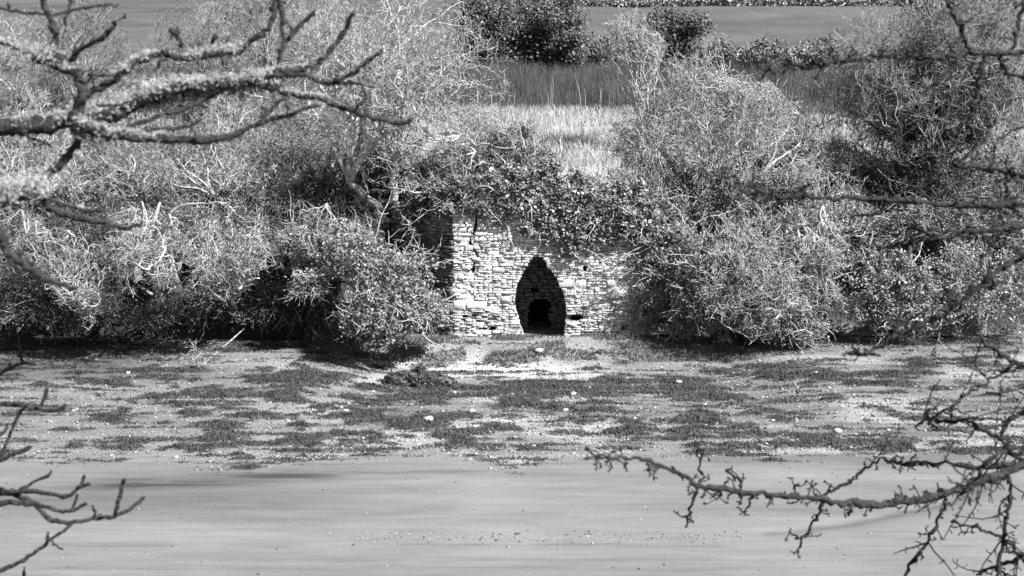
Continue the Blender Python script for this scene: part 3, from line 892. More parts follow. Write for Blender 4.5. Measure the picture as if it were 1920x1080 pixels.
dl = [(60, 490, 'drooping pale-twigged tree at the far left of the cliff edge', 75), (170, 500, 'drooping pale-twigged tree over the dark hollow on the left', 75), (270, 480, 'drooping tree leaning over the cliff just left of the twisted trunk', 80), (415, 450, 'pale tree with bare limbs hanging straight down over the cliff', 80), (560, 480, 'thin pale branches jutting from the cliff left of the leafy bush', 60)]
for i, (px, py, lb, rx) in enumerate(dl):
    b_ = foot(px + 25, 53.8)
    bare_tree('cliff_tree', lb, b_, env(px, py, 49.5 if i < 4 else 52.2, rx, 98, 2.0 if i < 4 else 1.0), 70 + i, ('droop', 'crooked')[i % 2], 1.5, tm=('twig_pale', 'twig_mid')[i in (0, 4)], r0=.07, nstems=(4, 3, 5, 4, 3)[i], group='trees drooping over the left cliff')

# the twisted trunk on the cliff
def limb_thing(name, label, cat, pts, radii, mkey, extra=()):
    t = thing(name, label, cat, pts[0])
    rg_ = np.random.default_rng(len(pts) * 7 + 1)
    def go(nm, pp, rr_, sd_):
        P = smooth_path(np.array(pp), 4, .022, rg_)[None]
        R = np.interp(np.linspace(0, 1, P.shape[1]), np.linspace(0, 1, len(rr_)), rr_)[None] * (1 + rg_.normal(size=P.shape[1]) * .1)
        V, Q = tubes(P, R, sd_); link(nm, mesh(nm, V, Q, M[mkey], True), t)
        return P, R
    go('trunk', pts, radii, 9)
    bb = Bag()
    for (p2, r2) in extra:
        P, R = go('limb', p2, r2, 6)
        L_ = float(np.linalg.norm(np.diff(P[0], axis=0), axis=1).sum())
        p, d, r, _ = spawn(rg_, P, R, max(2, int(L_ * 6)), .1, 1, .5, 1.2)
        P1, R1 = grow(rg_, p, d + (0, 0, -.3), rg_.uniform(.15, .6, len(p)), np.minimum(r * .7, .02), np.full(len(p), .009), 6, .35, (0, 0, -.03)); bb.add(*tubes(P1, R1, 4))
        p, d, r, _ = spawn(rg_, P1, R1, 4, .2, 1, .5, 1.2)
        P1, R1 = grow(rg_, p, d, rg_.uniform(.08, .3, len(p)), r * .8, np.full(len(p), .008), 4, .3, (0, 0, 0)); bb.add(*tubes(P1, R1, 3))
    if extra: link('twigs', bb.mesh('twigs', M[mkey], True), t, 'stuff')
    return t
Yt = 49.5
limb_thing('leaning_tree', 'twisted bare trunk leaning out of the left cliff', 'tree',
    [W(332, 545, Yt + .8), W(326, 520, Yt), W(322, 490, Yt - .1), W(312, 462, Yt), W(298, 440, Yt), W(290, 415, Yt + .2), W(300, 380, Yt + .5)], [.17, .15, .14, .12, .11, .09, .05], 'trunk',
    [([W(320, 520, Yt), W(300, 518, Yt - .2), W(278, 516, Yt - .3)], [.08, .06, .02]), ([W(300, 440, Yt), W(275, 425, Yt - .2), W(262, 450, Yt - .4), W(255, 480, Yt - .4)], [.05, .035, .025, .01]),
     ([W(296, 418, Yt), W(340, 385, Yt - .3), W(390, 382, Yt - .6), W(420, 380, Yt - .6), W(440, 400, Yt - .7), W(441, 440, Yt - .7)], [.05, .045, .04, .03, .025, .01]),
     ([W(400, 380, Yt - .6), W(395, 410, Yt - .7), W(390, 450, Yt - .7), W(386, 500, Yt - .7)], [.04, .03, .025, .01]),
     ([W(396, 410, Yt - .7), W(370, 440, Yt - .7), W(345, 470, Yt - .7), W(340, 500, Yt - .7)], [.03, .025, .02, .01]),
     ([W(392, 440, Yt - .7), W(405, 465, Yt - .8), W(408, 505, Yt - .8)], [.025, .02, .01]),
     ([W(425, 385, Yt - .6), W(432, 420, Yt - .7), W(442, 440, Yt - .7), W(438, 480, Yt - .7), W(425, 500, Yt - .7)], [.03, .028, .02, .016, .01])])
Yw = 52.9
limb_thing('thorn_tree', 'crooked bare boughs reaching across the right end of the kiln wall', 'tree',
    [W(1330, 560, Yw), W(1300, 520, Yw), W(1262, 480, Yw - .1), W(1235, 440, Yw - .1), W(1232, 425, Yw), W(1197, 427, Yw), W(1160, 420, Yw), W(1124, 421, Yw)], [.07, .06, .055, .05, .045, .035, .028, .012], 'twig_pale',
    [([W(1240, 450, Yw), W(1203, 462, Yw), W(1165, 483, Yw), W(1136, 492, Yw), W(1120, 488, Yw)], [.04, .035, .025, .016, .008]),
     ([W(1262, 480, Yw), W(1225, 482, Yw), W(1200, 490, Yw), W(1180, 510, Yw), W(1150, 520, Yw)], [.045, .035, .03, .018, .008]),
     ([W(1275, 500, Yw), W(1215, 530, Yw), W(1168, 541, Yw), W(1124, 553, Yw), W(1104, 567, Yw)], [.045, .035, .026, .018, .008]),
     ([W(1168, 541, Yw), W(1172, 560, Yw), W(1160, 590, Yw), W(1140, 600, Yw)], [.02, .016, .012, .007]),
     ([W(1215, 530, Yw), W(1190, 570, Yw), W(1178, 600, Yw)], [.025, .016, .008]),
     ([W(1197, 427, Yw), W(1170, 445, Yw), W(1140, 450, Yw)], [.02, .014, .007]),
     ([W(1300, 520, Yw), W(1290, 470, Yw - .2), W(1285, 430, Yw - .3), W(1275, 395, Yw - .3), W(1240, 370, Yw - .2)], [.05, .04, .035, .025, .01]),
     ([W(1285, 440, Yw - .2), W(1320, 410, Yw - .4), W(1360, 400, Yw - .5), W(1400, 380, Yw - .5)], [.035, .03, .02, .01])])
rt_ = np.random.default_rng(55)
brt = thing('thorn_scrub', 'fine bare twigs in front of the right side of the kiln wall', 'bush', W(1220, 632, Yw))
q0 = np.array([W(a_, b_, Yw + .1) for a_, b_ in zip(rt_.uniform(1130, 1260, 26), rt_.uniform(450, 632, 26))])
P, R = grow(rt_, q0, norm(rt_.normal(size=(26, 3)) * (1, .15, .8) + (-.3, 0, .2)), rt_.uniform(.5, 1.3, 26), np.full(26, .015), np.full(26, .007), 7, .3, (0, 0, 0))
bb_ = Bag(); bb_.add(*tubes(P, R, 4))
p, d, r, _ = spawn(rt_, P, R, 9, .1, 1, .5, 1.4)
P1, R1 = grow(rt_, p, d, rt_.uniform(.15, .5, len(p)), r * .8, np.full(len(p), .006), 4, .3, (0, 0, 0)); bb_.add(*tubes(P1, R1, 3))
link('twigs', bb_.mesh('twigs', M['twig_mid'], True), brt, 'stuff')
# eroded bank: earth slab and buttress roots
rr = np.random.default_rng(9)
def rock(name, label, cat, c, r, mkey, seed, n=14, group=None, squash=1, amp=.28):
    rg = np.random.default_rng(seed)
    nu, nv = n, n // 2 + 1
    u = np.arange(nu) / nu * 2 * math.pi; v = np.linspace(-math.pi / 2, math.pi / 2, nv)
    U, Vv = np.meshgrid(u, v)
    D = np.stack([np.cos(U) * np.cos(Vv), np.sin(U) * np.cos(Vv), np.sin(Vv)], -1)
    ph = rg.uniform(0, 6.28, (5, 3)); fr = rg.uniform(1.0, 3.2, (5, 3))
    q = 1 + sum(amp / (k + 1.5) * np.sin((D * fr[k]).sum(-1) * 1.7 + ph[k, 0]) for k in range(5))
    q[0] = q[0].mean(); q[-1] = q[-1].mean()
    P = D * q[..., None] * np.array(r)
    idx = np.arange(nu * nv).reshape(nv, nu)
    Q = np.stack([idx[:-1], np.roll(idx[:-1], -1, 1), np.roll(idx[1:], -1, 1), idx[1:]], -1).reshape(-1, 4)
    o = bpy.data.objects.new(name, mesh(name, P.reshape(-1, 3), Q, M[mkey], False)); COL.objects.link(o)
    o.location = [float(k) for k in c]
    return tag(o, label, cat, group)
rock('boulder', 'pale block at the foot of the leafy thicket right of the kiln', 'boulder', W(1503, 628, 52.0), (.42, .35, .48), 'bstone', 3, 14)

# ---------------------------------------------------------------- evergreen trees and hedges behind
def evergreen(name, label, px, py, rx, ry, Y, n, seed, mk='leaf_ever', group=None, size=.15, lob=9):
    rng = np.random.default_rng(seed)
    L = []
    for i in range(lob):
        a = rng.uniform(0, 6.28); f = rng.uniform(.15, .8)
        q = rng.uniform(.28, .55)
        L.append(px_lobe(px + math.cos(a) * rx * f, py + math.sin(a) * ry * f, Y + rng.normal() * 1.0, rx * q, ry * q, rx * Y / F * .5))
    L.append(px_lobe(px, py, Y, rx * .6, ry * .6, rx * Y / F * .5))
    gy_ = to_px(*foot(px, Y))[1]
    for q_ in (-.5, -.1, .35, .6): L.append(px_lobe(px + rx * q_, gy_ - ry * .22 + 4 * rng.normal(), Y - .3, rx * .35, max(ry * .3, (gy_ - py) * .35), rx * Y / F * .3))
    return shrub(name, label, 'tree' if ry > 30 else 'bush', foot(px, Y), L, n, size, mk, 4.5, .30, group, seed, 'twig_mid', 24, .09, 140, 'twig_mid')
evergreen('evergreen_tree', 'dark evergreen left of the top centre cluster, touching the large bare tree', 900, 30, 70, 70, 99, 15000, 201)
evergreen('evergreen_tree', 'tallest dark evergreen in the middle of the top centre cluster', 985, 35, 85, 90, 101, 22000, 202)
evergreen('evergreen_tree', 'dark evergreen with pale dead twigs right of the tallest one in the cluster', 1050, 50, 50, 65, 100, 12000, 207)
evergreen('evergreen_tree', 'small round dark evergreen at the right foot of the top centre cluster', 1085, 92, 38, 34, 99, 8000, 203)
evergreen('evergreen_bush', 'lone round dark evergreen bush against the field', 1270, 52, 64, 50, 100, 15000, 204)
evergreen('evergreen_bush', 'dark bush at the top of the upper left thicket', 500, 22, 75, 45, 88, 10000, 205, 'leaf_mid')
evergreen('evergreen_bush', 'dark evergreen right behind the ivy-clad tree', 1800, 60, 110, 110, 80, 16000, 206, 'leaf_mid')
HLAB = ['directly right of the lone round evergreen bush', 'second right of the lone evergreen bush', 'halfway between the lone evergreen bush and the ivy-clad tree', 'just left of the near branch tip', 'at the right end, beside the ivy-clad tree', 'between the upright sapling and the lone evergreen bush', 'right of the top centre evergreen cluster, behind the upright sapling']
for i, (px, py, rx, ry) in enumerate([(1345, 100, 34, 20), (1395, 108, 34, 18), (1445, 105, 36, 20), (1500, 112, 34, 18), (1550, 108, 32, 26), (1210, 90, 26, 18), (1125, 100, 26, 14)]):
    evergreen('hedge_bush', 'low scrub bush ' + HLAB[i], px, py, rx * 1.3, ry * 1.2, 100, 5000, 220 + i, ('bramble', 'ivy')[i % 2], 'bushes along the bottom of the field', .15, 6)
hb = np.random.default_rng(77)
C = []
for px in np.arange(1060, 2000, 6): C.append(W(px + hb.normal() * 2, 11 + hb.normal() * 3 + (px - 1060) * .006, 183))
for px in np.arange(1060, 1062, 7): C.append(W(px + hb.normal() * 2, -14 + hb.normal() * 3, 188))
C = np.array(C)
C[:, 1] = 172 + .02 * (C[:, 0] - 10); C[:, 2] = gz(C[:, 0], C[:, 1]) + .45
V, Q = leaves(hb, C, 9000, .36, .42)
tag(link('hedge', mesh('hedge', V, Q, M['leaf_bright'])), 'clipped far hedge running along the top of the field', 'hedge')

# ---------------------------------------------------------------- leafy shrubs and ivy on the bank
def mass(name, label, cat, pxb, Yb, lobs, n, size, mk, seed, base=None, **k):
    L = [px_lobe(*l) for l in lobs]
    return shrub(name, label, cat, foot(pxb, Yb) if base is None else base, L, n, size, mk, seed=seed, **k)
mass('ivy', 'thick ivy cascading over the kiln top and down to the arch', 'ivy', 1040, 54.6,
     [(960, 350, 53.5, 60, 40, .5), (1040, 355, 53.2, 75, 50, .4), (1050, 410, 53.02, 72, 42, .16), (1070, 450, 53.02, 42, 32, .13), (1005, 420, 53.05, 32, 26, .12), (1120, 395, 53.05, 60, 42, .16), (1135, 435, 53.05, 48, 25, .12), (1195, 410, 53.05, 45, 50, .16), (1170, 360, 53.5, 50, 30, .4)],
     17000, .12, 'ivy', 301, base=(1.6, 54.6, ZW + .05), dens=40, spread=.10)
mass('ivy', 'ivy and brambles capping the left corner of the kiln', 'ivy', 850, 55.0,
     [(820, 365, 54.0, 55, 30, .6), (880, 360, 53.8, 55, 30, .6), (900, 388, 53.15, 50, 16, .2), (940, 395, 53.1, 30, 20, .15), (790, 385, 54.4, 40, 32, .5), (835, 395, 53.5, 20, 16, .2), (775, 430, 54.2, 16, 30, .3)], 11000, .09, 'bramble', 302, base=(-2.2, 54.6, ZW + .05), dens=30, spread=.11, twigs=250)
mass('leafy_bush', 'large bright leafy bush left of the kiln hanging down to the beach', 'bush', 730, 53.0,
     [(670, 480, 50.3, 55, 50, .9), (730, 520, 49.6, 60, 50, .9), (700, 560, 49.3, 55, 40, .9), (780, 500, 50.7, 38, 38, .6), (770, 575, 49.9, 65, 42, .8), (730, 600, 49.2, 60, 28, .8), (665, 595, 49.4, 38, 28, .7), (660, 440, 51.2, 40, 24, .6), (810, 590, 50.6, 38, 40, .5)],
     22000, .085, 'leaf_bright', 303, dens=32, spread=.12, twigs=200)
mass('leafy_bush', 'small bright spray of leaves left of the large bright leafy bush', 'bush', 590, 53.4,
     [(570, 455, 51.0, 45, 18, .5), (575, 520, 50.4, 40, 14, .5), (585, 545, 50.4, 40, 12, .4), (600, 480, 51, 30, 18, .4)], 3800, .085, 'leaf_bright', 304, dens=26, spread=.10, twigs=160)
mass('leafy_thicket', 'broad leafy thicket hiding the right end of the kiln wall', 'bush', 1330, 54.5,
     [(1270, 470, 52.8, 55, 45, .6), (1265, 545, 52.6, 55, 55, .6), (1228, 480, 53.08, 42, 60, .12), (1232, 575, 53.05, 42, 50, .12), (1330, 500, 52.0, 80, 70, 1.0), (1340, 580, 51.5, 85, 50, .9), (1420, 540, 51.7, 80, 75, 1.0), (1300, 608, 52.0, 60, 20, .5), (1420, 450, 52.4, 80, 50, .9), (1470, 590, 51.4, 55, 45, .8)],
     36000, .085, 'ivy', 305, dens=24, spread=.15, twigs=900)
mass('bramble_bush', 'pale bramble spilling down right of the broad leafy thicket', 'bush', 1540, 54.5,
     [(1510, 440, 52.6, 60, 55, .8), (1530, 520, 51.9, 45, 60, .7), (1500, 610, 51.6, 60, 25, .6), (1560, 400, 53.5, 60, 40, .8)], 12000, .075, 'leaf_bright', 306, dens=22, spread=.15, twigs=700)
mass('leafy_bush', 'dark leafy bush with bright tips right of the pale bramble', 'bush', 1650, 54.5,
     [(1620, 560, 52.4, 60, 45, .8), (1690, 545, 52.4, 65, 55, .9), (1650, 500, 52.9, 70, 40, .8), (1700, 590, 52.0, 60, 25, .6)], 13000, .09, 'ivy', 307, dens=22, spread=.14, twigs=150)
mass('leafy_bush', 'soft grey bush at the right frame edge above the beach', 'bush', 1840, 54.5,
     [(1790, 560, 52.6, 80, 45, .8), (1880, 570, 52.8, 80, 45, .9), (1820, 500, 53.2, 90, 45, .9), (1930, 530, 53.2, 60, 60, .9)], 15000, .07, 'leaf_bright', 308, dens=22, spread=.16, twigs=300)
mass('leafy_bush', 'grey brush under the ivy-clad tree on the right bank', 'bush', 1740, 56.5,
     [(1650, 430, 54.6, 80, 45, .9), (1760, 420, 54.6, 80, 45, .9), (1870, 410, 54.8, 90, 50, .9)], 14000, .08, 'bramble', 309, dens=16, spread=.18, twigs=500)
mass('bramble_bush', 'dark bramble heap above the kiln left of the dry grass', 'bush', 930, 58,
     [(870, 300, 57.2, 70, 28, .8), (960, 270, 58, 70, 35, .9), (1000, 300, 57, 50, 25, .8), (820, 320, 56.5, 50, 20, .7)], 9000, .09, 'bramble', 310, dens=16, spread=.16, twigs=500)
mass('bramble_bush', 'bramble heap above the kiln right of the dry grass', 'bush', 1200, 57,
     [(1180, 360, 54.6, 55, 40, .7), (1230, 400, 54.0, 60, 40, .7), (1250, 340, 56, 60, 35, .8), (1340, 380, 54.8, 90, 50, .9), (1440, 370, 55, 80, 50, .9)], 16000, .085, 'bramble', 311, dens=16, spread=.17, twigs=900)
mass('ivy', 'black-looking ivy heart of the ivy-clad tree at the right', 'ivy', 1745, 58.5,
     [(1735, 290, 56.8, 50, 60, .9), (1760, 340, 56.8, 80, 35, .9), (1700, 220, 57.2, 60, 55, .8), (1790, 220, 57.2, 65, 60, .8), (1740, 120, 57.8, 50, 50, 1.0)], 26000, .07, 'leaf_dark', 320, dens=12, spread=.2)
mass('hollow_shade_leaves', 'dark leaf mass added for the shadow hollow behind the trunk of the fan-shaped tree', 'bush', 1340, 57.5,
     [(1360, 350, 57.2, 70, 30, .8), (1290, 370, 57.0, 50, 25, .7), (1420, 330, 57.6, 45, 30, .7)], 8000, .10, 'leaf_dark', 321, dens=12, spread=.2)  # leaves added and coloured dark to stand for a shadow hollow
mass('hollow_shade_leaves', 'dark leaf mass added for the shaded core at the foot of the large spreading tree', 'bush', 700, 57.5,
     [(690, 320, 57.4, 60, 35, .8), (600, 350, 57.4, 60, 30, .8), (770, 330, 57.4, 40, 30, .7)], 8000, .10, 'leaf_dark', 322, dens=12, spread=.2)  # dark leaves put in where the tree's core is only shade
# ivy curtains added on left cliff to block light, coloured dark for shade
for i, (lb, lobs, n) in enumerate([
    ('ivy curtain added on the cliff between the hanging limbs and the leafy bush, coloured dark for shade', [(520, 470, 52.2, 90, 60, .9), (560, 560, 51.4, 90, 50, .8), (480, 560, 51.8, 70, 50, .9), (620, 590, 50.9, 60, 35, .6)], 15000),
    ('ivy and bramble added under the twisted trunk on the cliff, coloured dark for shade', [(400, 540, 51.9, 70, 40, .9), (410, 585, 52.2, 45, 22, .5), (330, 440, 52.6, 100, 45, 1.1)], 11000),
    ('undergrowth on the cliff at the left frame edge, coloured dark for its shade', [(60, 540, 51.6, 120, 40, 1.0), (200, 520, 51.6, 100, 42, 1.0), (130, 440, 52.8, 150, 50, 1.2), (40, 585, 51.4, 80, 22, .8), (170, 588, 51.6, 90, 18, .8), (300, 582, 51.6, 60, 18, .7), (240, 600, 53.4, 90, 22, .5), (110, 600, 53.4, 90, 22, .5)], 24000)]):
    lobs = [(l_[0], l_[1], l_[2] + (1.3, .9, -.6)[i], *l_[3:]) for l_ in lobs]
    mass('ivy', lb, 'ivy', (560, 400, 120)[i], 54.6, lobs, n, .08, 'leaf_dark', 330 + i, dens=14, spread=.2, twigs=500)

# undergrowth: one mass nobody could count, leaves and thin stems over the whole bank top
ru = np.random.default_rng(400)
n = 80000
x = ru.uniform(-27, 27, n); y = ru.uniform(54.5, 76, n)
yc_ = cliff_base(x)
px, py = to_px(x, y, gz(x, y))
d_ = fbm(x * .5, y * .35, 88)
grassy = ((x > -6.5 - (y - 58) * .1) & (x < 7.6) & (y > 58.5)) | ((x > 15) & (y > 62))
k = (y > yc_ + 0.8) & ~grassy & (d_ > .22) & ~((x > -4.5) & (x < 6.5) & (y < 57))
x, y, d_ = x[k], y[k], d_[k]
zz = gz(x, y) + ru.uniform(0, 1, len(x)) ** .8 * (1.3 * (d_ - .2) * 2)
C = np.stack([x, y, zz], -1)
V, Q = leaves(ru, C, len(C) * 2, .095, .14)
tag(link('undergrowth', mesh('undergrowth', V, Q, M['bramble'])), 'tangled bramble undergrowth covering the bank and hillside', 'undergrowth', kind='stuff')
P0 = C[ru.integers(len(C), size=16000)] - np.array((0, 0, .4))
D0 = norm(ru.normal(size=P0.shape) * .7 + np.array((0, -.2, .9)))
P, R = grow(ru, P0, D0, ru.uniform(.5, 1.6, len(P0)), np.full(len(P0), .014), np.full(len(P0), .006), 5, .28, (0, 0, -.05))
V, Q = tubes(P, R, 3)
tag(link('undergrowth', mesh('undergrowth', V, Q, M['twig_mid'], True)), 'arching pale bramble stems in the undergrowth', 'undergrowth', kind='stuff')

# dry grass and reeds
def blades(rng, x, y, h, wd, lean, mkey, name, label):
    n = len(x); z = gz(x, y)
    a = rng.uniform(0, 6.28, n); ca, sa = np.cos(a), np.sin(a)
    lx, ly = rng.normal(size=n) * lean, rng.normal(size=n) * lean
    b0 = np.stack([x - ca * wd, y - sa * wd, z - .03], -1); b1 = np.stack([x + ca * wd, y + sa * wd, z - .03], -1)
    m0 = np.stack([x - ca * wd * .8 + lx * h * .4, y - sa * wd * .8 + ly * h * .4, z + h * .6], -1)
    m1 = np.stack([x + ca * wd * .8 + lx * h * .4, y + sa * wd * .8 + ly * h * .4, z + h * .6], -1)
    t0 = np.stack([x - ca * wd * .2 + lx * h, y - sa * wd * .2 + ly * h, z + h], -1)
    t1 = np.stack([x + ca * wd * .2 + lx * h, y + sa * wd * .2 + ly * h, z + h], -1)
    V = np.stack([b0, b1, m0, m1, t0, t1], 1).reshape(-1, 3)
    i = np.arange(n)[:, None] * 6
    Q = np.concatenate([i + np.array([[0, 1, 3, 2]]), i + np.array([[2, 3, 5, 4]])])
    return tag(link(name, mesh(name, V, Q, M[mkey])), label, name.replace('_', ' '), kind='stuff')
rg = np.random.default_rng(500)
n = 30000
x = rg.uniform(-7.5, 8.5, n); y = rg.uniform(58, 76.5, n)
k = fbm(x * .4, y * .4, 91) > .3
x, y = x[k], y[k]
blades(rg, x, y, rg.uniform(.25, .6, len(x)), .012, .35, 'drygrass', 'dry_grass', 'pale dry grass on the slope above the kiln')
n = 9000
x = rg.uniform(14, 30, n); y = rg.uniform(60, 73, n)
blades(rg, x, y, rg.uniform(.25, .6, n), .013, .35, 'drygrass', 'dry_grass', 'pale dry grass behind the ivy-clad tree')
n = 80000
x = rg.uniform(-12, 42, n); y = rg.uniform(75.5, 99, n)
y = y + 3 * (fbm(x * .3, y * 0, 94) - .5)
blades(rg, x, y, rg.uniform(.3, 1.5, n) * (0.4 + .9 * fbm(x * .25, y * .25, 92)) * (.45 + .55 * smooth((y - 75) / 6)), .010, .22, 'reed', 'reeds', 'dark upright reeds and rushes below the field')
n = 50
x = rg.uniform(-2, 12, n); y = rg.uniform(75.5, 79, n)
blades(rg, x, y, rg.uniform(1.0, 2.3, n), .015, .10, 'drygrass', 'reeds', 'scattered pale reed stems at the foot of the reed bed')
n = 26000       # turf on the bank at the kiln foot
x = rg.uniform(-6, 9, n); y = rg.uniform(50.8, 53.1, n)
k = fbm(x * .8, y * 1.2, 93) > .45
x, y = x[k], y[k]
blades(rg, x, y, rg.uniform(.05, .14, len(x)), .012, .6, 'bramble', 'grass', 'short rough turf on the bank at the foot of the kiln')

# dead pale stem above the arch, pole and stake on the beach
limb_thing('dead_stem', 'short bleached dead stem standing in the dry grass above the arch', 'stump', [foot(1044, 59.5), W(1048, 300, 59.4), W(1052, 280, 59.3), W(1049, 266, 59.2), W(1054, 256, 59.2)], [.09, .06, .05, .04, .012], 'bstone', [([W(1047, 305, 59.4), W(1036, 300, 59.3), W(1030, 303, 59.2)], [.03, .02, .01])])
def beach_pt(px, py):
    lo = 40.0; r = ray(px, py)
    for Y in np.arange(28, 57, .05):
        k = Y / r[1]; z = CZ + r[2] * k
        if z <= float(gz(r[0] * k, Y)): return np.array((r[0] * k, Y, float(gz(r[0] * k, Y))))
    return np.array((r[0] * k, Y, z))
pb = beach_pt(382, 684)
dr = thing('driftwood_pole', 'thin fallen pole leaning from the beach against the left cliff', 'driftwood', pb)
V, Q = tubes(np.array([pb, pb + (W(420, 650, 52) - pb) * .95, W(458, 616, 52.6)])[None], np.array([[.03, .035, .022]]), 6)
link('pole', mesh('pole', V, Q, M['twig_pale'], True), dr)
rq = np.random.default_rng(17)
pc = beach_pt(371, 690)
brn = thing('brushwood', 'small tangle of pale twigs on a stake standing on the left beach', 'brushwood', pc)
V, Q = tubes(np.array([pc, pc + (0, 0, .3), pc + (.02, 0, .55)])[None], np.array([[.05, .045, .03]]), 6)
link('stake', mesh('stake', V, Q, M['twig_dark'], True), brn)
P0 = pc + (0, 0, .4) + rq.normal(size=(16, 3)) * (.1, .05, .08)
D0 = norm(rq.normal(size=(16, 3)) * np.array((1, .5, .5)) + (-.2, 0, .2))
P, R = grow(rq, P0, D0, rq.uniform(.3, .9, 16), np.full(16, .014), np.full(16, .007), 7, .4, (0, 0, -.02))
bw_ = Bag(); bw_.add(*tubes(P, R, 4))
p, d, r, _ = spawn(rq, P, R, 6, .1, 1, .4, 1.3)
P, R = grow(rq, p, d, rq.uniform(.08, .4, len(p)), r * .8, np.full(len(p), .006), 5, .4, (0, 0, 0)); bw_.add(*tubes(P, R, 3))
V, Q = np.concatenate(bw_.V), np.concatenate(bw_.F); link('twigs', mesh('twigs', V, Q, M['twig_pale'], True), brn, 'stuff')

# ---------------------------------------------------------------- seaweed, pebbles, stones
rw = np.random.default_rng(600)
n = 420000
x = rw.uniform(-21, 21, n); y = rw.uniform(36.5, 53.6, n)
z = gz(x, y); px, py = to_px(x, y, z)
ww = weed_weight(px, py, x, y)
k = (ww > -.45) & (y > shore(x) - .1 - .8 * rw.random(n) ** 3) & (y < cliff_base(x) - .2) & (rw.random(n) < np.where(ww > 0, np.clip(ww + .3, 0, 1), .09 * np.clip(ww + .5, 0, 1))) & (px > -60) & (px < 1980)
x, y, z, ww = x[k], y[k], z[k], ww[k]
if len(x) > 150000:
    s_ = rw.choice(len(x), 150000, replace=False); x, y, z, ww = x[s_], y[s_], z[s_], ww[s_]
n = len(x)
a = rw.uniform(0, 6.28, n); L = rw.uniform(.05, .15, n)
c = np.stack([x, y, z + .005], -1); d = np.stack([np.cos(a), np.sin(a), np.zeros(n)], -1)
sd_ = np.stack([-np.sin(a), np.cos(a), np.zeros(n)], -1) * rw.uniform(.008, .02, n)[:, None]
up = np.array((0, 0, 1.0))[None]
hh = (rw.uniform(.01, .07, n) * (.5 + np.clip(ww, 0, 1)))[:, None]
V = np.stack([c - sd_, c + sd_, c + d * L[:, None] * .5 - sd_ + up * hh, c + d * L[:, None] * .5 + sd_ + up * hh, c + d * L[:, None] - sd_ * .4 + up * .004, c + d * L[:, None] + sd_ * .4 + up * .004], 1).reshape(-1, 3)
i = np.arange(n)[:, None] * 6
Q = np.concatenate([i + np.array([[0, 1, 3, 2]]), i + np.array([[2, 3, 5, 4]])])
tag(link('seaweed', mesh('seaweed', V, Q, M['weed'])), 'dark wet bladder weed lying in ragged patches on the foreshore', 'seaweed', kind='stuff')

octv = np.array([(1, 0, 0), (-1, 0, 0), (0, 1, 0), (0, -1, 0), (0, 0, 1), (0, 0, -1.)])
octf = np.array([(0, 2, 4), (2, 1, 4), (1, 3, 4), (3, 0, 4), (2, 0, 5), (1, 2, 5), (3, 1, 5), (0, 3, 5)])
def pebbles(rng, x, y, s, name, label, mk):
    n = len(x); z = gz(x, y)
    sc = s[:, None] * np.stack([rng.uniform(.8, 1.6, n), rng.uniform(.7, 1.3, n), rng.uniform(.4, .7, n)], -1)
    a = rng.uniform(0, 6.28, n)
    v = octv[None] * (1 + rng.normal(size=(n, 6, 1)) * .2) * sc[:, None]
    vx = v[..., 0] * np.cos(a)[:, None] - v[..., 1] * np.sin(a)[:, None]
    vy = v[..., 0] * np.sin(a)[:, None] + v[..., 1] * np.cos(a)[:, None]
    V = np.stack([vx + x[:, None], vy + y[:, None], v[..., 2] + (z + s * .15)[:, None]], -1).reshape(-1, 3)
    Q = (np.arange(n)[:, None, None] * 6 + octf[None]).reshape(-1, 3)
    return tag(link(name, mesh(name, V, Q, M[mk])), label, name, kind='stuff')
n = 120000
x = rw.uniform(-21, 21, n); y = rw.uniform(36.5, 53.2, n)
px, py = to_px(x, y, gz(x, y))
dens = (.4 + .6 * smooth((fbm(x * .25, y * .5, 61) - .36) / .2)) * (.35 + .65 * smooth((px - 300) / 500))
ww = weed_weight(px, py, x, y)
k = (rw.random(n) < dens) & (ww < .3) & (y > shore(x) + .3 - 1.4 * rw.random(n) ** 4)
x, y = x[k], y[k]
pebbles(rw, x, y, rw.lognormal(-3.95, .5, len(x)), 'pebbles', 'pale pebbles and shell grit of the shingle foreshore', 'pebble')
# grit specks on the mud, denser on the low ridge
n = 1500
pxs = rw.uniform(-50, 1970, n); pys = rw.uniform(870, 1090, n)
m_ = rw.random(n) < .45
pxs[m_] = rw.uniform(640, 1400, m_.sum()); pys[m_] = 1008 + rw.normal(size=m_.sum()) * 7
fp = [flat_pt(a, b) for a, b in zip(pxs, pys)]
pebbles(rw, np.array([f[0] for f in fp]), np.array([f[1] for f in fp]), rw.lognormal(-4.4, .4, n), 'pebbles', 'scattered specks of shell and grit on the smooth mud', 'pebble')
n = 300
pxs = np.concatenate([rw.uniform(640, 1400, n // 2), rw.uniform(0, 1900, n - n // 2)]); pys = np.concatenate([1006 + rw.normal(size=n // 2) * 7, rw.choice([880, 960, 1022, 1060, 905], n - n // 2) + rw.normal(size=n - n // 2) * 9])
fp = [flat_pt(a, b) for a, b in zip(pxs, pys)]
pebbles(rw, np.array([f[0] for f in fp]), np.array([f[1] for f in fp]), rw.lognormal(-4.0, .4, n), 'pebbles', 'dark specks of weed along the low ridge in the mud', 'weed')

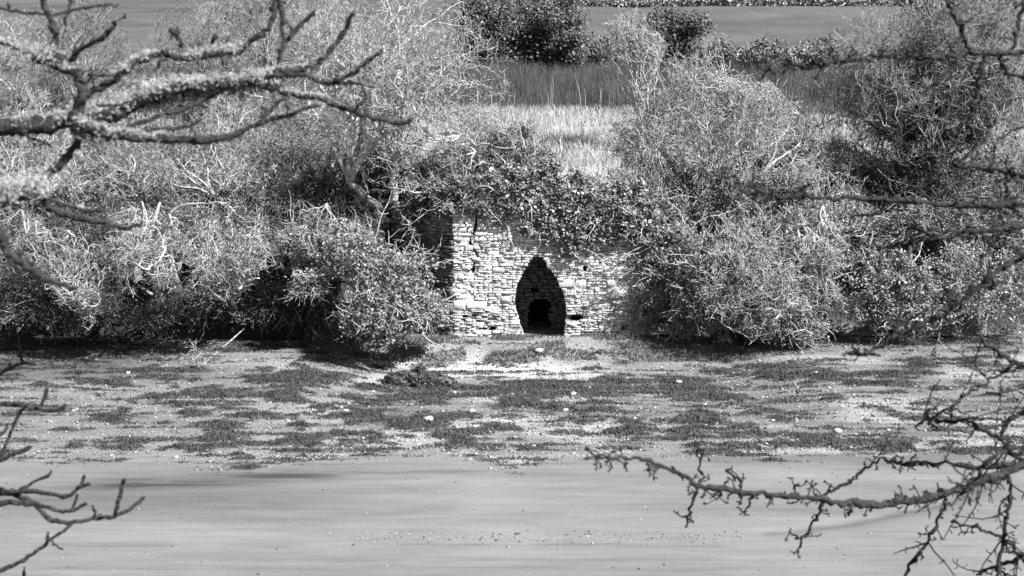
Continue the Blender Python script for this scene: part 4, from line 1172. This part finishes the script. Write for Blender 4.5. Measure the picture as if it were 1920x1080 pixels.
# loose stones one can count
BS = [(683, 756), (700, 735), (672, 735), (640, 765), (648, 772), (507, 756), (330, 858), (138, 771), (144, 768), (906, 854), (845, 733), (885, 772), (765, 790), (803, 789), (852, 737), (682, 822), (690, 820), (1075, 740), (1382, 722), (1272, 718), (980, 835), (1000, 838), (740, 822), (1010, 660), (1240, 690), (1430, 745), (1530, 700), (1685, 683), (1450, 790), (905, 670), (540, 790), (1150, 802), (1085, 815), (580, 700), (460, 742), (240, 700), (1190, 785), (1320, 760), (78, 645), (1600, 742), (892, 800), (1060, 770), (965, 820), (790, 765), (415, 700), (1105, 728), (1640, 790), (1570, 810), (1720, 720)]
for i, (a, b) in enumerate(BS):
    p = beach_pt(a, b)
    s = float(np.clip(rr.lognormal(-3.05, .45), .02, .14))
    o = rock('beach_stone', 'pale loose stone lying on the weedy foreshore', 'stone', p + (0, 0, s * .25), (s * 1.3, s, s * .7), 'bstone', 700 + i, 10, 'pale loose stones on the foreshore')
for (a, b, rx, rz_, lb) in [(755, 720, .62, .34, 'larger weed-draped rock on the bright gravel left of centre'), (812, 722, .75, .30, 'broad weed-draped rock beside the larger one'), (785, 708, .32, .26, 'small dark weedy rock behind the pair on the gravel')]:
    p = beach_pt(a, b)
    t = thing('weedy_rock', lb, 'rock', p)
    o = rock('rock', '', '', (0, 0, 0), (rx, .4, rz_), 'weed', 760 + a, 20, amp=.2)
    del o['label'], o['category']
    o.parent = t; o.location = (0, 0, .05)
    d = norm(rw.normal(size=(900, 3))); d[:, 2] = np.abs(d[:, 2])
    V, Q = leaves(rw, p + np.array((0, 0, .03)) + d * np.array((rx, .4, rz_)) * 1.0, 2600, .10, .03)
    link('weed', mesh('weed', V, Q, M['weed']), t)

# ---------------------------------------------------------------- near branches, framing the view
def traced(rng, parent, paths, D, mk, name='branch', jit=.002, spur=0, spur_len=.06, spur_mat=None, sides=8, bumpr=.12):
    allp = []
    sp_ = Bag()
    for (pts, ra, rb, dd) in paths:
        Yd0 = D + dd; slope = rng.normal() * .0004
        w3 = [W(a, b, Yd0 + slope * (a - pts[0][0])) for a, b in pts]
        P = smooth_path(w3, 5, jit, rng)
        n = len(P); k = Yd0 / F
        R = np.linspace(ra, rb, n) * k * (1 + rng.normal(size=n) * bumpr)
        R[-1] *= .5
        V, Q = tubes(P[None], R[None], sides)
        link(name, mesh(name, V, Q, M[mk], True), parent)
        allp.append((P, R))
        if spur:
            m = max(1, int(spur * np.linalg.norm(np.diff(P, axis=0), axis=1).sum()))
            p, d, r, _ = spawn(rng, P[None], R[None], m, .03, 1, .7, 1.5)
            L = spur_len * rng.uniform(.3, 1.5, m)
            P1, R1 = grow(rng, p, d, L, np.minimum(r * .6, .0035), np.full(m, .0028), 4, .35, (0, 0, 0))
            R1[:, -1] *= 1.6
            V, Q = tubes(P1, R1, 5); sp_.add(V, Q)
            p, d, r, _ = spawn(rng, P1, R1, 2, .4, 1, .6, 1.3)
            P2, R2 = grow(rng, p, d, spur_len * .4 * rng.uniform(.4, 1.2, len(p)), r * .9, np.full(len(p), .0030), 3, .3, (0, 0, 0))
            V, Q = tubes(P2, R2, 5); sp_.add(V, Q)
    if spur:
        link('spurs', sp_.mesh('spurs', M[spur_mat or mk], True), parent, 'stuff')
    return allp

rn = np.random.default_rng(800)
DL = 4.6
gl = np.array((-3.3, 4.4, 0)); gl[2] = float(gz(gl[0], gl[1]))
lt = thing('lichened_tree', 'near tree at upper left with thick mossy branches reaching across the frame', 'tree', gl)
tr = np.array([gl - (0, 0, .3), gl + (.05, 0, 1.0), gl + (.0, .1, 2.0), gl + (-.1, .2, 3.6), gl + (.1, .3, 6.0)])
V, Q = tubes(smooth_path(tr, 4)[None], np.linspace(.2, .1, 17)[None], 12)
link('trunk', mesh('trunk', V, Q, M['bark_near'], True), lt)
LB = [
 ([(-900, 300), (-500, 262), (-200, 246), (-60, 243), (0, 238), (50, 236), (100, 233), (140, 223), (200, 221), (235, 205), (262, 190), (290, 178), (340, 166), (400, 160), (460, 152), (515, 138)], 22, 9, 0),
 ([(515, 138), (560, 131), (590, 119), (612, 101), (640, 66), (652, 42), (659, 22)], 7, 4.5, 0.02),
 ([(515, 140), (560, 140), (580, 144), (605, 154), (650, 156), (678, 157)], 5, 3.2, -.05),
 ([(625, 150), (650, 142), (670, 132), (700, 108), (717, 92)], 4, 4, -.05),
 ([(678, 157), (684, 180), (672, 200), (655, 208)], 3, 3, -.1),
 ([(485, 155), (510, 165), (550, 177), (600, 185), (650, 205), (700, 220), (755, 232), (770, 222)], 7, 4, .05),
 ([(140, 232), (170, 242), (200, 251), (250, 257), (340, 263), (420, 256), (480, 233), (540, 215), (600, 198)], 12, 3.5, -.06),
 ([(492, 230), (500, 212), (515, 196), (545, 178)], 5, 3, -.06),
 ([(140, 228), (147, 200), (155, 180), (150, 155), (146, 136)], 13, 9, 0.02),
 ([(146, 136), (125, 132), (112, 125), (113, 100), (110, 80), (101, 52), (88, 20), (76, -15)], 7, 6, 0.02),
 ([(112, 108), (118, 60), (125, 30), (135, -10)], 3, 3, -.15),
 ([(128, 122), (140, 105), (152, 90), (185, 76), (205, 58), (217, 40)], 6, 4.5, .03),
 ([(108, 125), (85, 112), (60, 106)], 8, 9, 0.02),
 ([(155, 185), (185, 165), (222, 143), (262, 113), (316, 103), (355, 109), (415, 101), (446, 99), (462, 82), (492, 62), (510, 38), (516, 0), (518, -30)], 7, 5, .08),
 ([(521, -10), (530, 30), (530, 83), (524, 116)], 5, 5, -.3),
 ([(534, 82), (550, 62), (563, 46), (590, 19)], 4, 5, .0),
 ([(342, 86), (332, 66), (321, 55)], 4, 5, .08), ([(332, 66), (334, 52)], 3, 4, .08), ([(398, 80), (402, 68), (408, 70)], 3, 4, .08),
 ([(-60, 10), (0, 15), (30, 21), (60, 24), (100, 26), (138, 18), (175, 14), (222, 7)], 3, 2.5, .2),
 ([(-60, 70), (0, 80), (25, 86), (50, 100)], 5, 3, .1),
 ([(148, 262), (130, 290), (102, 318), (75, 338)], 8, 7, -.02),
 ([(-400, 420), (-200, 405), (-60, 392), (0, 382), (42, 370), (75, 361), (85, 365)], 14, 6, -.08),
 ([(78, 362), (95, 388), (138, 408), (196, 417), (233, 427), (268, 416)], 7, 3.5, -.08),
 ([(80, 364), (105, 379), (158, 394), (200, 396)], 5, 3, -.05),
 ([(-400, 400), (-160, 395), (-40, 400), (0, 442), (17, 475), (62, 508), (104, 529), (146, 542)], 13, 4, -.2),
 ([(217, 250), (267, 229), (333, 208), (375, 192), (417, 171), (446, 163)], 4.5, 3, .1),
 ([(246, 251), (300, 242), (346, 238), (378, 224)], 3.5, 3, .1),
 ([(165, 142), (200, 142), (225, 138)], 3, 2.5, .05),
 ([(180, 195), (230, 196), (270, 178)], 3, 2, .1),
 ([(290, 135), (300, 108), (306, 96)], 3, 3, .1),
 ([(40, 250), (70, 262), (100, 276)], 3, 2, .2),
]
paths = traced(rn, lt, LB, DL, 'bark_near', spur=4, spur_len=.035, jit=.003, bumpr=.14)
# lichen growing along the upper sides of the boughs, moss beards below
def fur(idx, f0, f1, dens, hgt, hair, side=1, seed=0, wid=1.0):
    rg_ = np.random.default_rng(seed)
    P, R = paths[idx]
    n_ = len(P); seg = np.arange(n_) / (n_ - 1)
    tot = np.linalg.norm(np.diff(P, axis=0), axis=1).sum() * (f1 - f0)
    m = int(dens * tot)
    t = rg_.uniform(f0, f1, m) * (n_ - 1); i = np.minimum(t.astype(int), n_ - 2); f = (t - i)[:, None]
    p = P[i] * (1 - f) + P[i + 1] * f; r = (R[i] * (1 - f[:, 0]) + R[i + 1] * f[:, 0])[:, None]
    a = rg_.normal(size=m) * .75 * wid
    lump = .10 + 2.6 * vnoise(t * 1.9, t * 0 + idx * 7.1, 5)[:, None] ** 1.6
    off = np.stack([rg_.normal(size=m) * .3, np.sin(a), np.cos(a) * side], -1)
    keep_ = vnoise(t * 2.6, t * 0 + idx * 3.3, 6) > .46
    c = p + off * r * .9 + off * hgt * lump * rg_.random((m, 1))
    d = norm(off * .6 + rg_.normal(size=(m, 3)) * 1.0)
    return c[keep_], d[keep_], (rg_.uniform(.4, 1.2, m) * hair)[keep_]
fs = [fur(0, .55, .80, 5200, .030, .014, 1, 1), fur(0, .80, 1.0, 6000, .020, .012, 1, 2), fur(0, .30, .55, 2500, .02, .014, 1, 3), fur(6, .02, .45, 3500, .010, .010, 1, 4), fur(13, .15, .62, 4200, .014, .012, 1, 5),
      fur(12, 0, 1.0, 9000, .022, .014, 1, 6), fur(22, .45, 1.0, 9000, .035, .016, 1, 7), fur(5, .0, .5, 2200, .005, .007, 1, 8), fur(9, .0, .35, 2500, .012, .010, 1, 9), fur(1, .0, .5, 1800, .005, .007, 1, 10), fur(24, .6, .8, 3000, .008, .012, 1, 11), fur(20, .3, 1, 5000, .014, .01, 1, 12), fur(10, 0, .4, 2500, .01, .01, 1, 13)]
C_ = np.concatenate([f[0] for f in fs]); D_ = np.concatenate([f[1] for f in fs]); L_ = np.concatenate([f[2] for f in fs])
P, R = grow(rn, C_, D_, L_, np.full(len(C_), .0019), np.full(len(C_), .0011), 3, .6, (0, 0, 0))
V, Q = tubes(P, R, 3)
link('lichen', mesh('lichen', V, Q, M['lichen']), lt, 'stuff')
fs = [fur(0, .70, .96, 2600, .022, .016, -1, 21), fur(8, 0, .6, 2600, .010, .012, -1, 22, 2.0), fur(6, .0, .15, 5000, .02, .016, -1, 23)]
C_ = np.concatenate([f[0] for f in fs]); D_ = np.concatenate([f[1] for f in fs]); L_ = np.concatenate([f[2] for f in fs])
P, R = grow(rn, C_, D_, L_, np.full(len(C_), .0019), np.full(len(C_), .0011), 3, .5, (0, 0, 0))
V, Q = tubes(P, R, 3)
link('moss', mesh('moss', V, Q, M['bark_near']), lt, 'stuff')

# twigs at lower left
g2 = np.array((-3.6, 5.8, 0)); g2[2] = float(gz(g2[0], g2[1]))
t2 = thing('twiggy_shrub', 'near bare shrub poking thin blunt-tipped twigs in at lower left', 'shrub', g2)
DB = 5.4
stem = [g2 - (0, 0, .2), W(-700, 1100, DB), W(-300, 1010, DB), W(-60, 940, DB)]
V, Q = tubes(smooth_path(stem, 4)[None], np.linspace(.05, .014, 13)[None], 8)
link('stem', mesh('stem', V, Q, M['bark_near'], True), t2)
TB = [
 ([(-60, 930), (-20, 915), (20, 925), (65, 945), (90, 972), (130, 980), (185, 972), (215, 967), (250, 950), (272, 932)], 6, 3.5, 0),
 ([(215, 967), (224, 938), (228, 915), (232, 897)], 4, 4, 0),
 ([(-40, 925), (0, 926), (40, 920), (85, 925), (125, 930), (150, 912), (170, 907)], 6, 3.5, .05), ([(153, 911), (157, 890)], 3, 4, .05),
 ([(-40, 950), (0, 945), (50, 942), (85, 950), (125, 960), (145, 952), (163, 944)], 6, 3, -.05), ([(136, 957), (142, 940), (146, 928)], 3, 3, -.05), ([(172, 948), (178, 960), (176, 972)], 3, 3, 0),
 ([(20, 928), (55, 908), (88, 893), (97, 882)], 3, 3, .02),
 ([(-40, 1095), (0, 1072), (30, 1057), (60, 1040), (90, 1015), (115, 998), (140, 976)], 5, 2.5, -.1), ([(90, 1015), (91, 1002)], 4, 4, -.1), ([(95, 1010), (108, 1025), (118, 1030)], 2, 2, -.1),
 ([(-40, 880), (0, 862), (30, 850), (60, 838)], 5, 4, .1), ([(0, 860), (20, 812), (35, 777), (50, 757)], 4, 3, .1),
 ([(-40, 750), (0, 757), (50, 762), (85, 770), (108, 768), (125, 760)], 4, 3.5, .15), ([(75, 765), (84, 745), (88, 727)], 3, 4, .15),
 ([(-40, 715), (0, 700), (25, 688), (45, 682), (68, 685)], 4, 2.5, .3), ([(42, 682), (38, 660), (35, 640)], 3.5, 3, .3), ([(45, 1085), (46, 1068)], 3, 3, 0), ([(-30, 820), (5, 812), (14, 795)], 3, 3, .1)]
traced(rn, t2, TB, DB, 'bark_near', 'twig', spur=2, spur_len=.02)

# hawthorn on the right
DR = 6.4
g3 = np.array((4.6, 6.2, 0)); g3[2] = float(gz(g3[0], g3[1]))
ht = thing('hawthorn_tree', 'near leafless hawthorn on the right with knobbly spurred branches', 'tree', g3)
stem = [g3 - (0, 0, .3), g3 + (.1, .1, .8), g3 + (0, .1, 1.6), g3 + (-.1, .15, 2.6), g3 + (.1, .1, 4.0)]
V, Q = tubes(smooth_path(stem, 4)[None], np.linspace(.14, .06, 17)[None], 10)
link('trunk', mesh('trunk', V, Q, M['bark_near2'], True), ht)
HB = [
 ([(2700, 700), (2300, 800), (2050, 845), (1930, 870), (1870, 892), (1820, 910), (1780, 922), (1730, 935), (1675, 944), (1610, 946), (1560, 940), (1500, 932), (1440, 927), (1385, 922), (1340, 915), (1300, 905), (1260, 882), (1220, 867), (1180, 855), (1130, 857), (1105, 848)], 11, 2, 0),
 ([(1310, 908), (1316, 880), (1318, 842)], 3.5, 3, 0), ([(1308, 910), (1300, 935), (1295, 952), (1285, 990)], 3.5, 3, 0),
 ([(1410, 926), (1404, 945), (1396, 965)], 4, 3, 0), ([(1390, 920), (1382, 896), (1360, 882)], 4, 3, 0), ([(1345, 915), (1352, 925), (1343, 938)], 3, 2, 0),
 ([(1545, 938), (1538, 958), (1525, 980), (1505, 1010), (1495, 1038)], 4, 2.5, .05), ([(1508, 1008), (1492, 1008), (1480, 990)], 3, 2, .05),
 ([(1540, 934), (1560, 920), (1580, 910), (1605, 893), (1625, 875), (1655, 857)], 4, 3, .05),
 ([(1590, 944), (1598, 956), (1592, 966)], 4, 3, 0), ([(1500, 932), (1490, 915), (1498, 905)], 3, 2.5, 0),
 ([(1775, 935), (1768, 955), (1755, 985), (1725, 1035), (1695, 1078), (1680, 1100)], 4.5, 4, -.2),
 ([(1655, 857), (1680, 868), (1720, 868), (1760, 872), (1830, 875), (1880, 872), (1940, 868)], 4, 7, .1),
 ([(1715, 802), (1740, 786), (1770, 791), (1810, 790), (1840, 805), (1875, 822), (1895, 850), (1935, 872)], 3.5, 6, -.1),
 ([(1740, 786), (1760, 775), (1790, 770), (1808, 778)], 2.5, 2, -.1), ([(1745, 765), (1735, 780), (1750, 800), (1765, 806)], 2.5, 2, -.1),
 ([(1875, 822), (1890, 790), (1925, 770)], 5, 6, -.3),
 ([(1900, 840), (1850, 868), (1830, 905), (1795, 930)], 5, 6, -1.2),
 ([(1890, 885), (1895, 920), (1888, 960), (1885, 980), (1875, 1040), (1865, 1090)], 4.5, 4.5, -.1),
 ([(1783, 980), (1810, 984), (1840, 990), (1870, 1005), (1895, 1025), (1930, 1060)], 3, 4, .1),
 ([(1830, 1078), (1860, 1063), (1900, 1050), (1960, 1030)], 4, 5, .1), ([(1860, 1063), (1880, 1075), (1895, 1095)], 3, 3, .1),
 ([(1803, 744), (1837, 727), (1870, 702), (1905, 679)], 4, 3.5, -.3),
 ([(1828, 622), (1853, 644), (1882, 669), (1905, 680), (1960, 700)], 4, 6, -.3), ([(1849, 735), (1882, 738), (1910, 730), (1960, 715)], 2.5, 3, -.2),
 ([(1591, 663), (1620, 661), (1653, 648), (1678, 627), (1720, 615), (1770, 586), (1803, 561), (1853, 523), (1882, 498), (1940, 478), (2100, 440), (2500, 400)], 3.5, 9, -1.0),
 ([(1605, 655), (1600, 645)], 3, 3, -1.0), ([(1672, 630), (1668, 618)], 5, 5, -1.0), ([(1800, 563), (1782, 555), (1770, 540)], 4, 3, -1.0), ([(1856, 520), (1862, 536), (1856, 546)], 4, 3, -1.0),
 ([(1618, 455), (1653, 463), (1690, 459), (1724, 452), (1787, 438), (1830, 434), (1870, 432), (1940, 428), (2400, 420)], 3, 6, -.6),
 ([(1648, 463), (1650, 490), (1646, 515)], 4, 3, -.6), ([(1870, 432), (1850, 470), (1840, 500)], 3, 3, -.6),
 ([(1375, 349), (1400, 360), (1440, 366), (1500, 370), (1540, 371), (1620, 373), (1703, 379), (1787, 387), (1860, 387), (1940, 389), (2200, 420), (2600, 520)], 3, 8.5, -.8),
 ([(1595, 407), (1640, 400), (1675, 391), (1700, 382)], 3, 4, -.8), ([(1388, 356), (1380, 340), (1372, 330)], 3, 3, -.8), ([(1500, 368), (1510, 350), (1522, 345)], 4, 3, -.8), ([(1800, 387), (1790, 420), (1760, 440), (1700, 428)], 3, 3, -.8),
 ([(1787, 306), (1849, 316), (1890, 325), (1940, 332), (2200, 360)], 5, 7, -.8), ([(1846, 316), (1862, 300), (1865, 290)], 5, 3, -.8),
 ([(1885, 325), (1890, 350), (1880, 385)], 3, 4, -.8), ([(1760, 318), (1735, 335), (1700, 360)], 2.5, 2, -.8),
 ([(1420, 131), (1453, 133), (1482, 123), (1516, 125), (1557, 118), (1605, 112), (1653, 110), (1745, 106), (1828, 102), (1930, 99), (2200, 90), (2600, 200)], 2.5, 7, -.7),
 ([(1485, 123), (1480, 112), (1470, 105)], 3, 2, -.7), ([(1546, 118), (1545, 105)], 5, 4, -.7), ([(1657, 109), (1650, 100), (1662, 96)], 4, 3, -.7),
 ([(1770, -20), (1776, 5), (1795, 37), (1810, 70), (1817, 100)], 4, 6, -1.0),
 ([(1845, 104), (1840, 130), (1837, 150), (1832, 183), (1818, 225), (1815, 245)], 5, 5, -.9), ([(1800, 106), (1787, 125), (1762, 150), (1735, 170)], 4, 3.5, -.7),
 ([(1870, 103), (1880, 125), (1893, 138), (1925, 147), (1970, 150)], 4, 4, -.6), ([(1898, 100), (1908, 60), (1915, 20), (1925, -10)], 4, 5, -.5),
 ([(1918, 235), (1890, 250), (1868, 268), (1855, 285)], 3, 2, -.3),
]
HB = [(p_, a_ * .85, b_ * .85, d_) for p_, a_, b_, d_ in HB]
hp = traced(rn, ht, HB, DR, 'bark_near2', spur=21, spur_len=.055, jit=.0055, bumpr=.2)

# shared near bank cover (outside the frame, under the branches)

bg_ = Bag()
for (P, R) in hp:
    px_, py_ = to_px(P[:, 0], P[:, 1], P[:, 2])
    ok = (px_ > 1620) & (px_ < 2000) & (py_ > 600)
    if ok.sum() < 4: continue
    i0, i1 = np.where(ok)[0][[0, -1]]
    P_, R_ = P[i0:i1 + 1][None], R[i0:i1 + 1][None]
    m = max(1, int(5 * np.linalg.norm(np.diff(P_[0], axis=0), axis=1).sum() / .5))
    p, d, r, _ = spawn(rn, P_, R_, m, .02, 1, .5, 1.3)
    P1, R1 = grow(rn, p, d * (1, .5, 1), rn.uniform(.08, .30, m), np.minimum(r * .6, .0045), np.full(m, .0022), 7, .17, (0, 0, 0))
    bg_.add(*tubes(P1, R1, 5))
    p, d, r, _ = spawn(rn, P1, R1, 6, .1, 1, .7, 1.5)
    P2, R2 = grow(rn, p, d, rn.uniform(.01, .045, len(p)), r * .85, np.full(len(p), .0026), 3, .3, (0, 0, 0))
    bg_.add(*tubes(P2, R2, 4))
link('twigs', bg_.mesh('twigs', M['bark_near2'], True), ht, 'stuff')
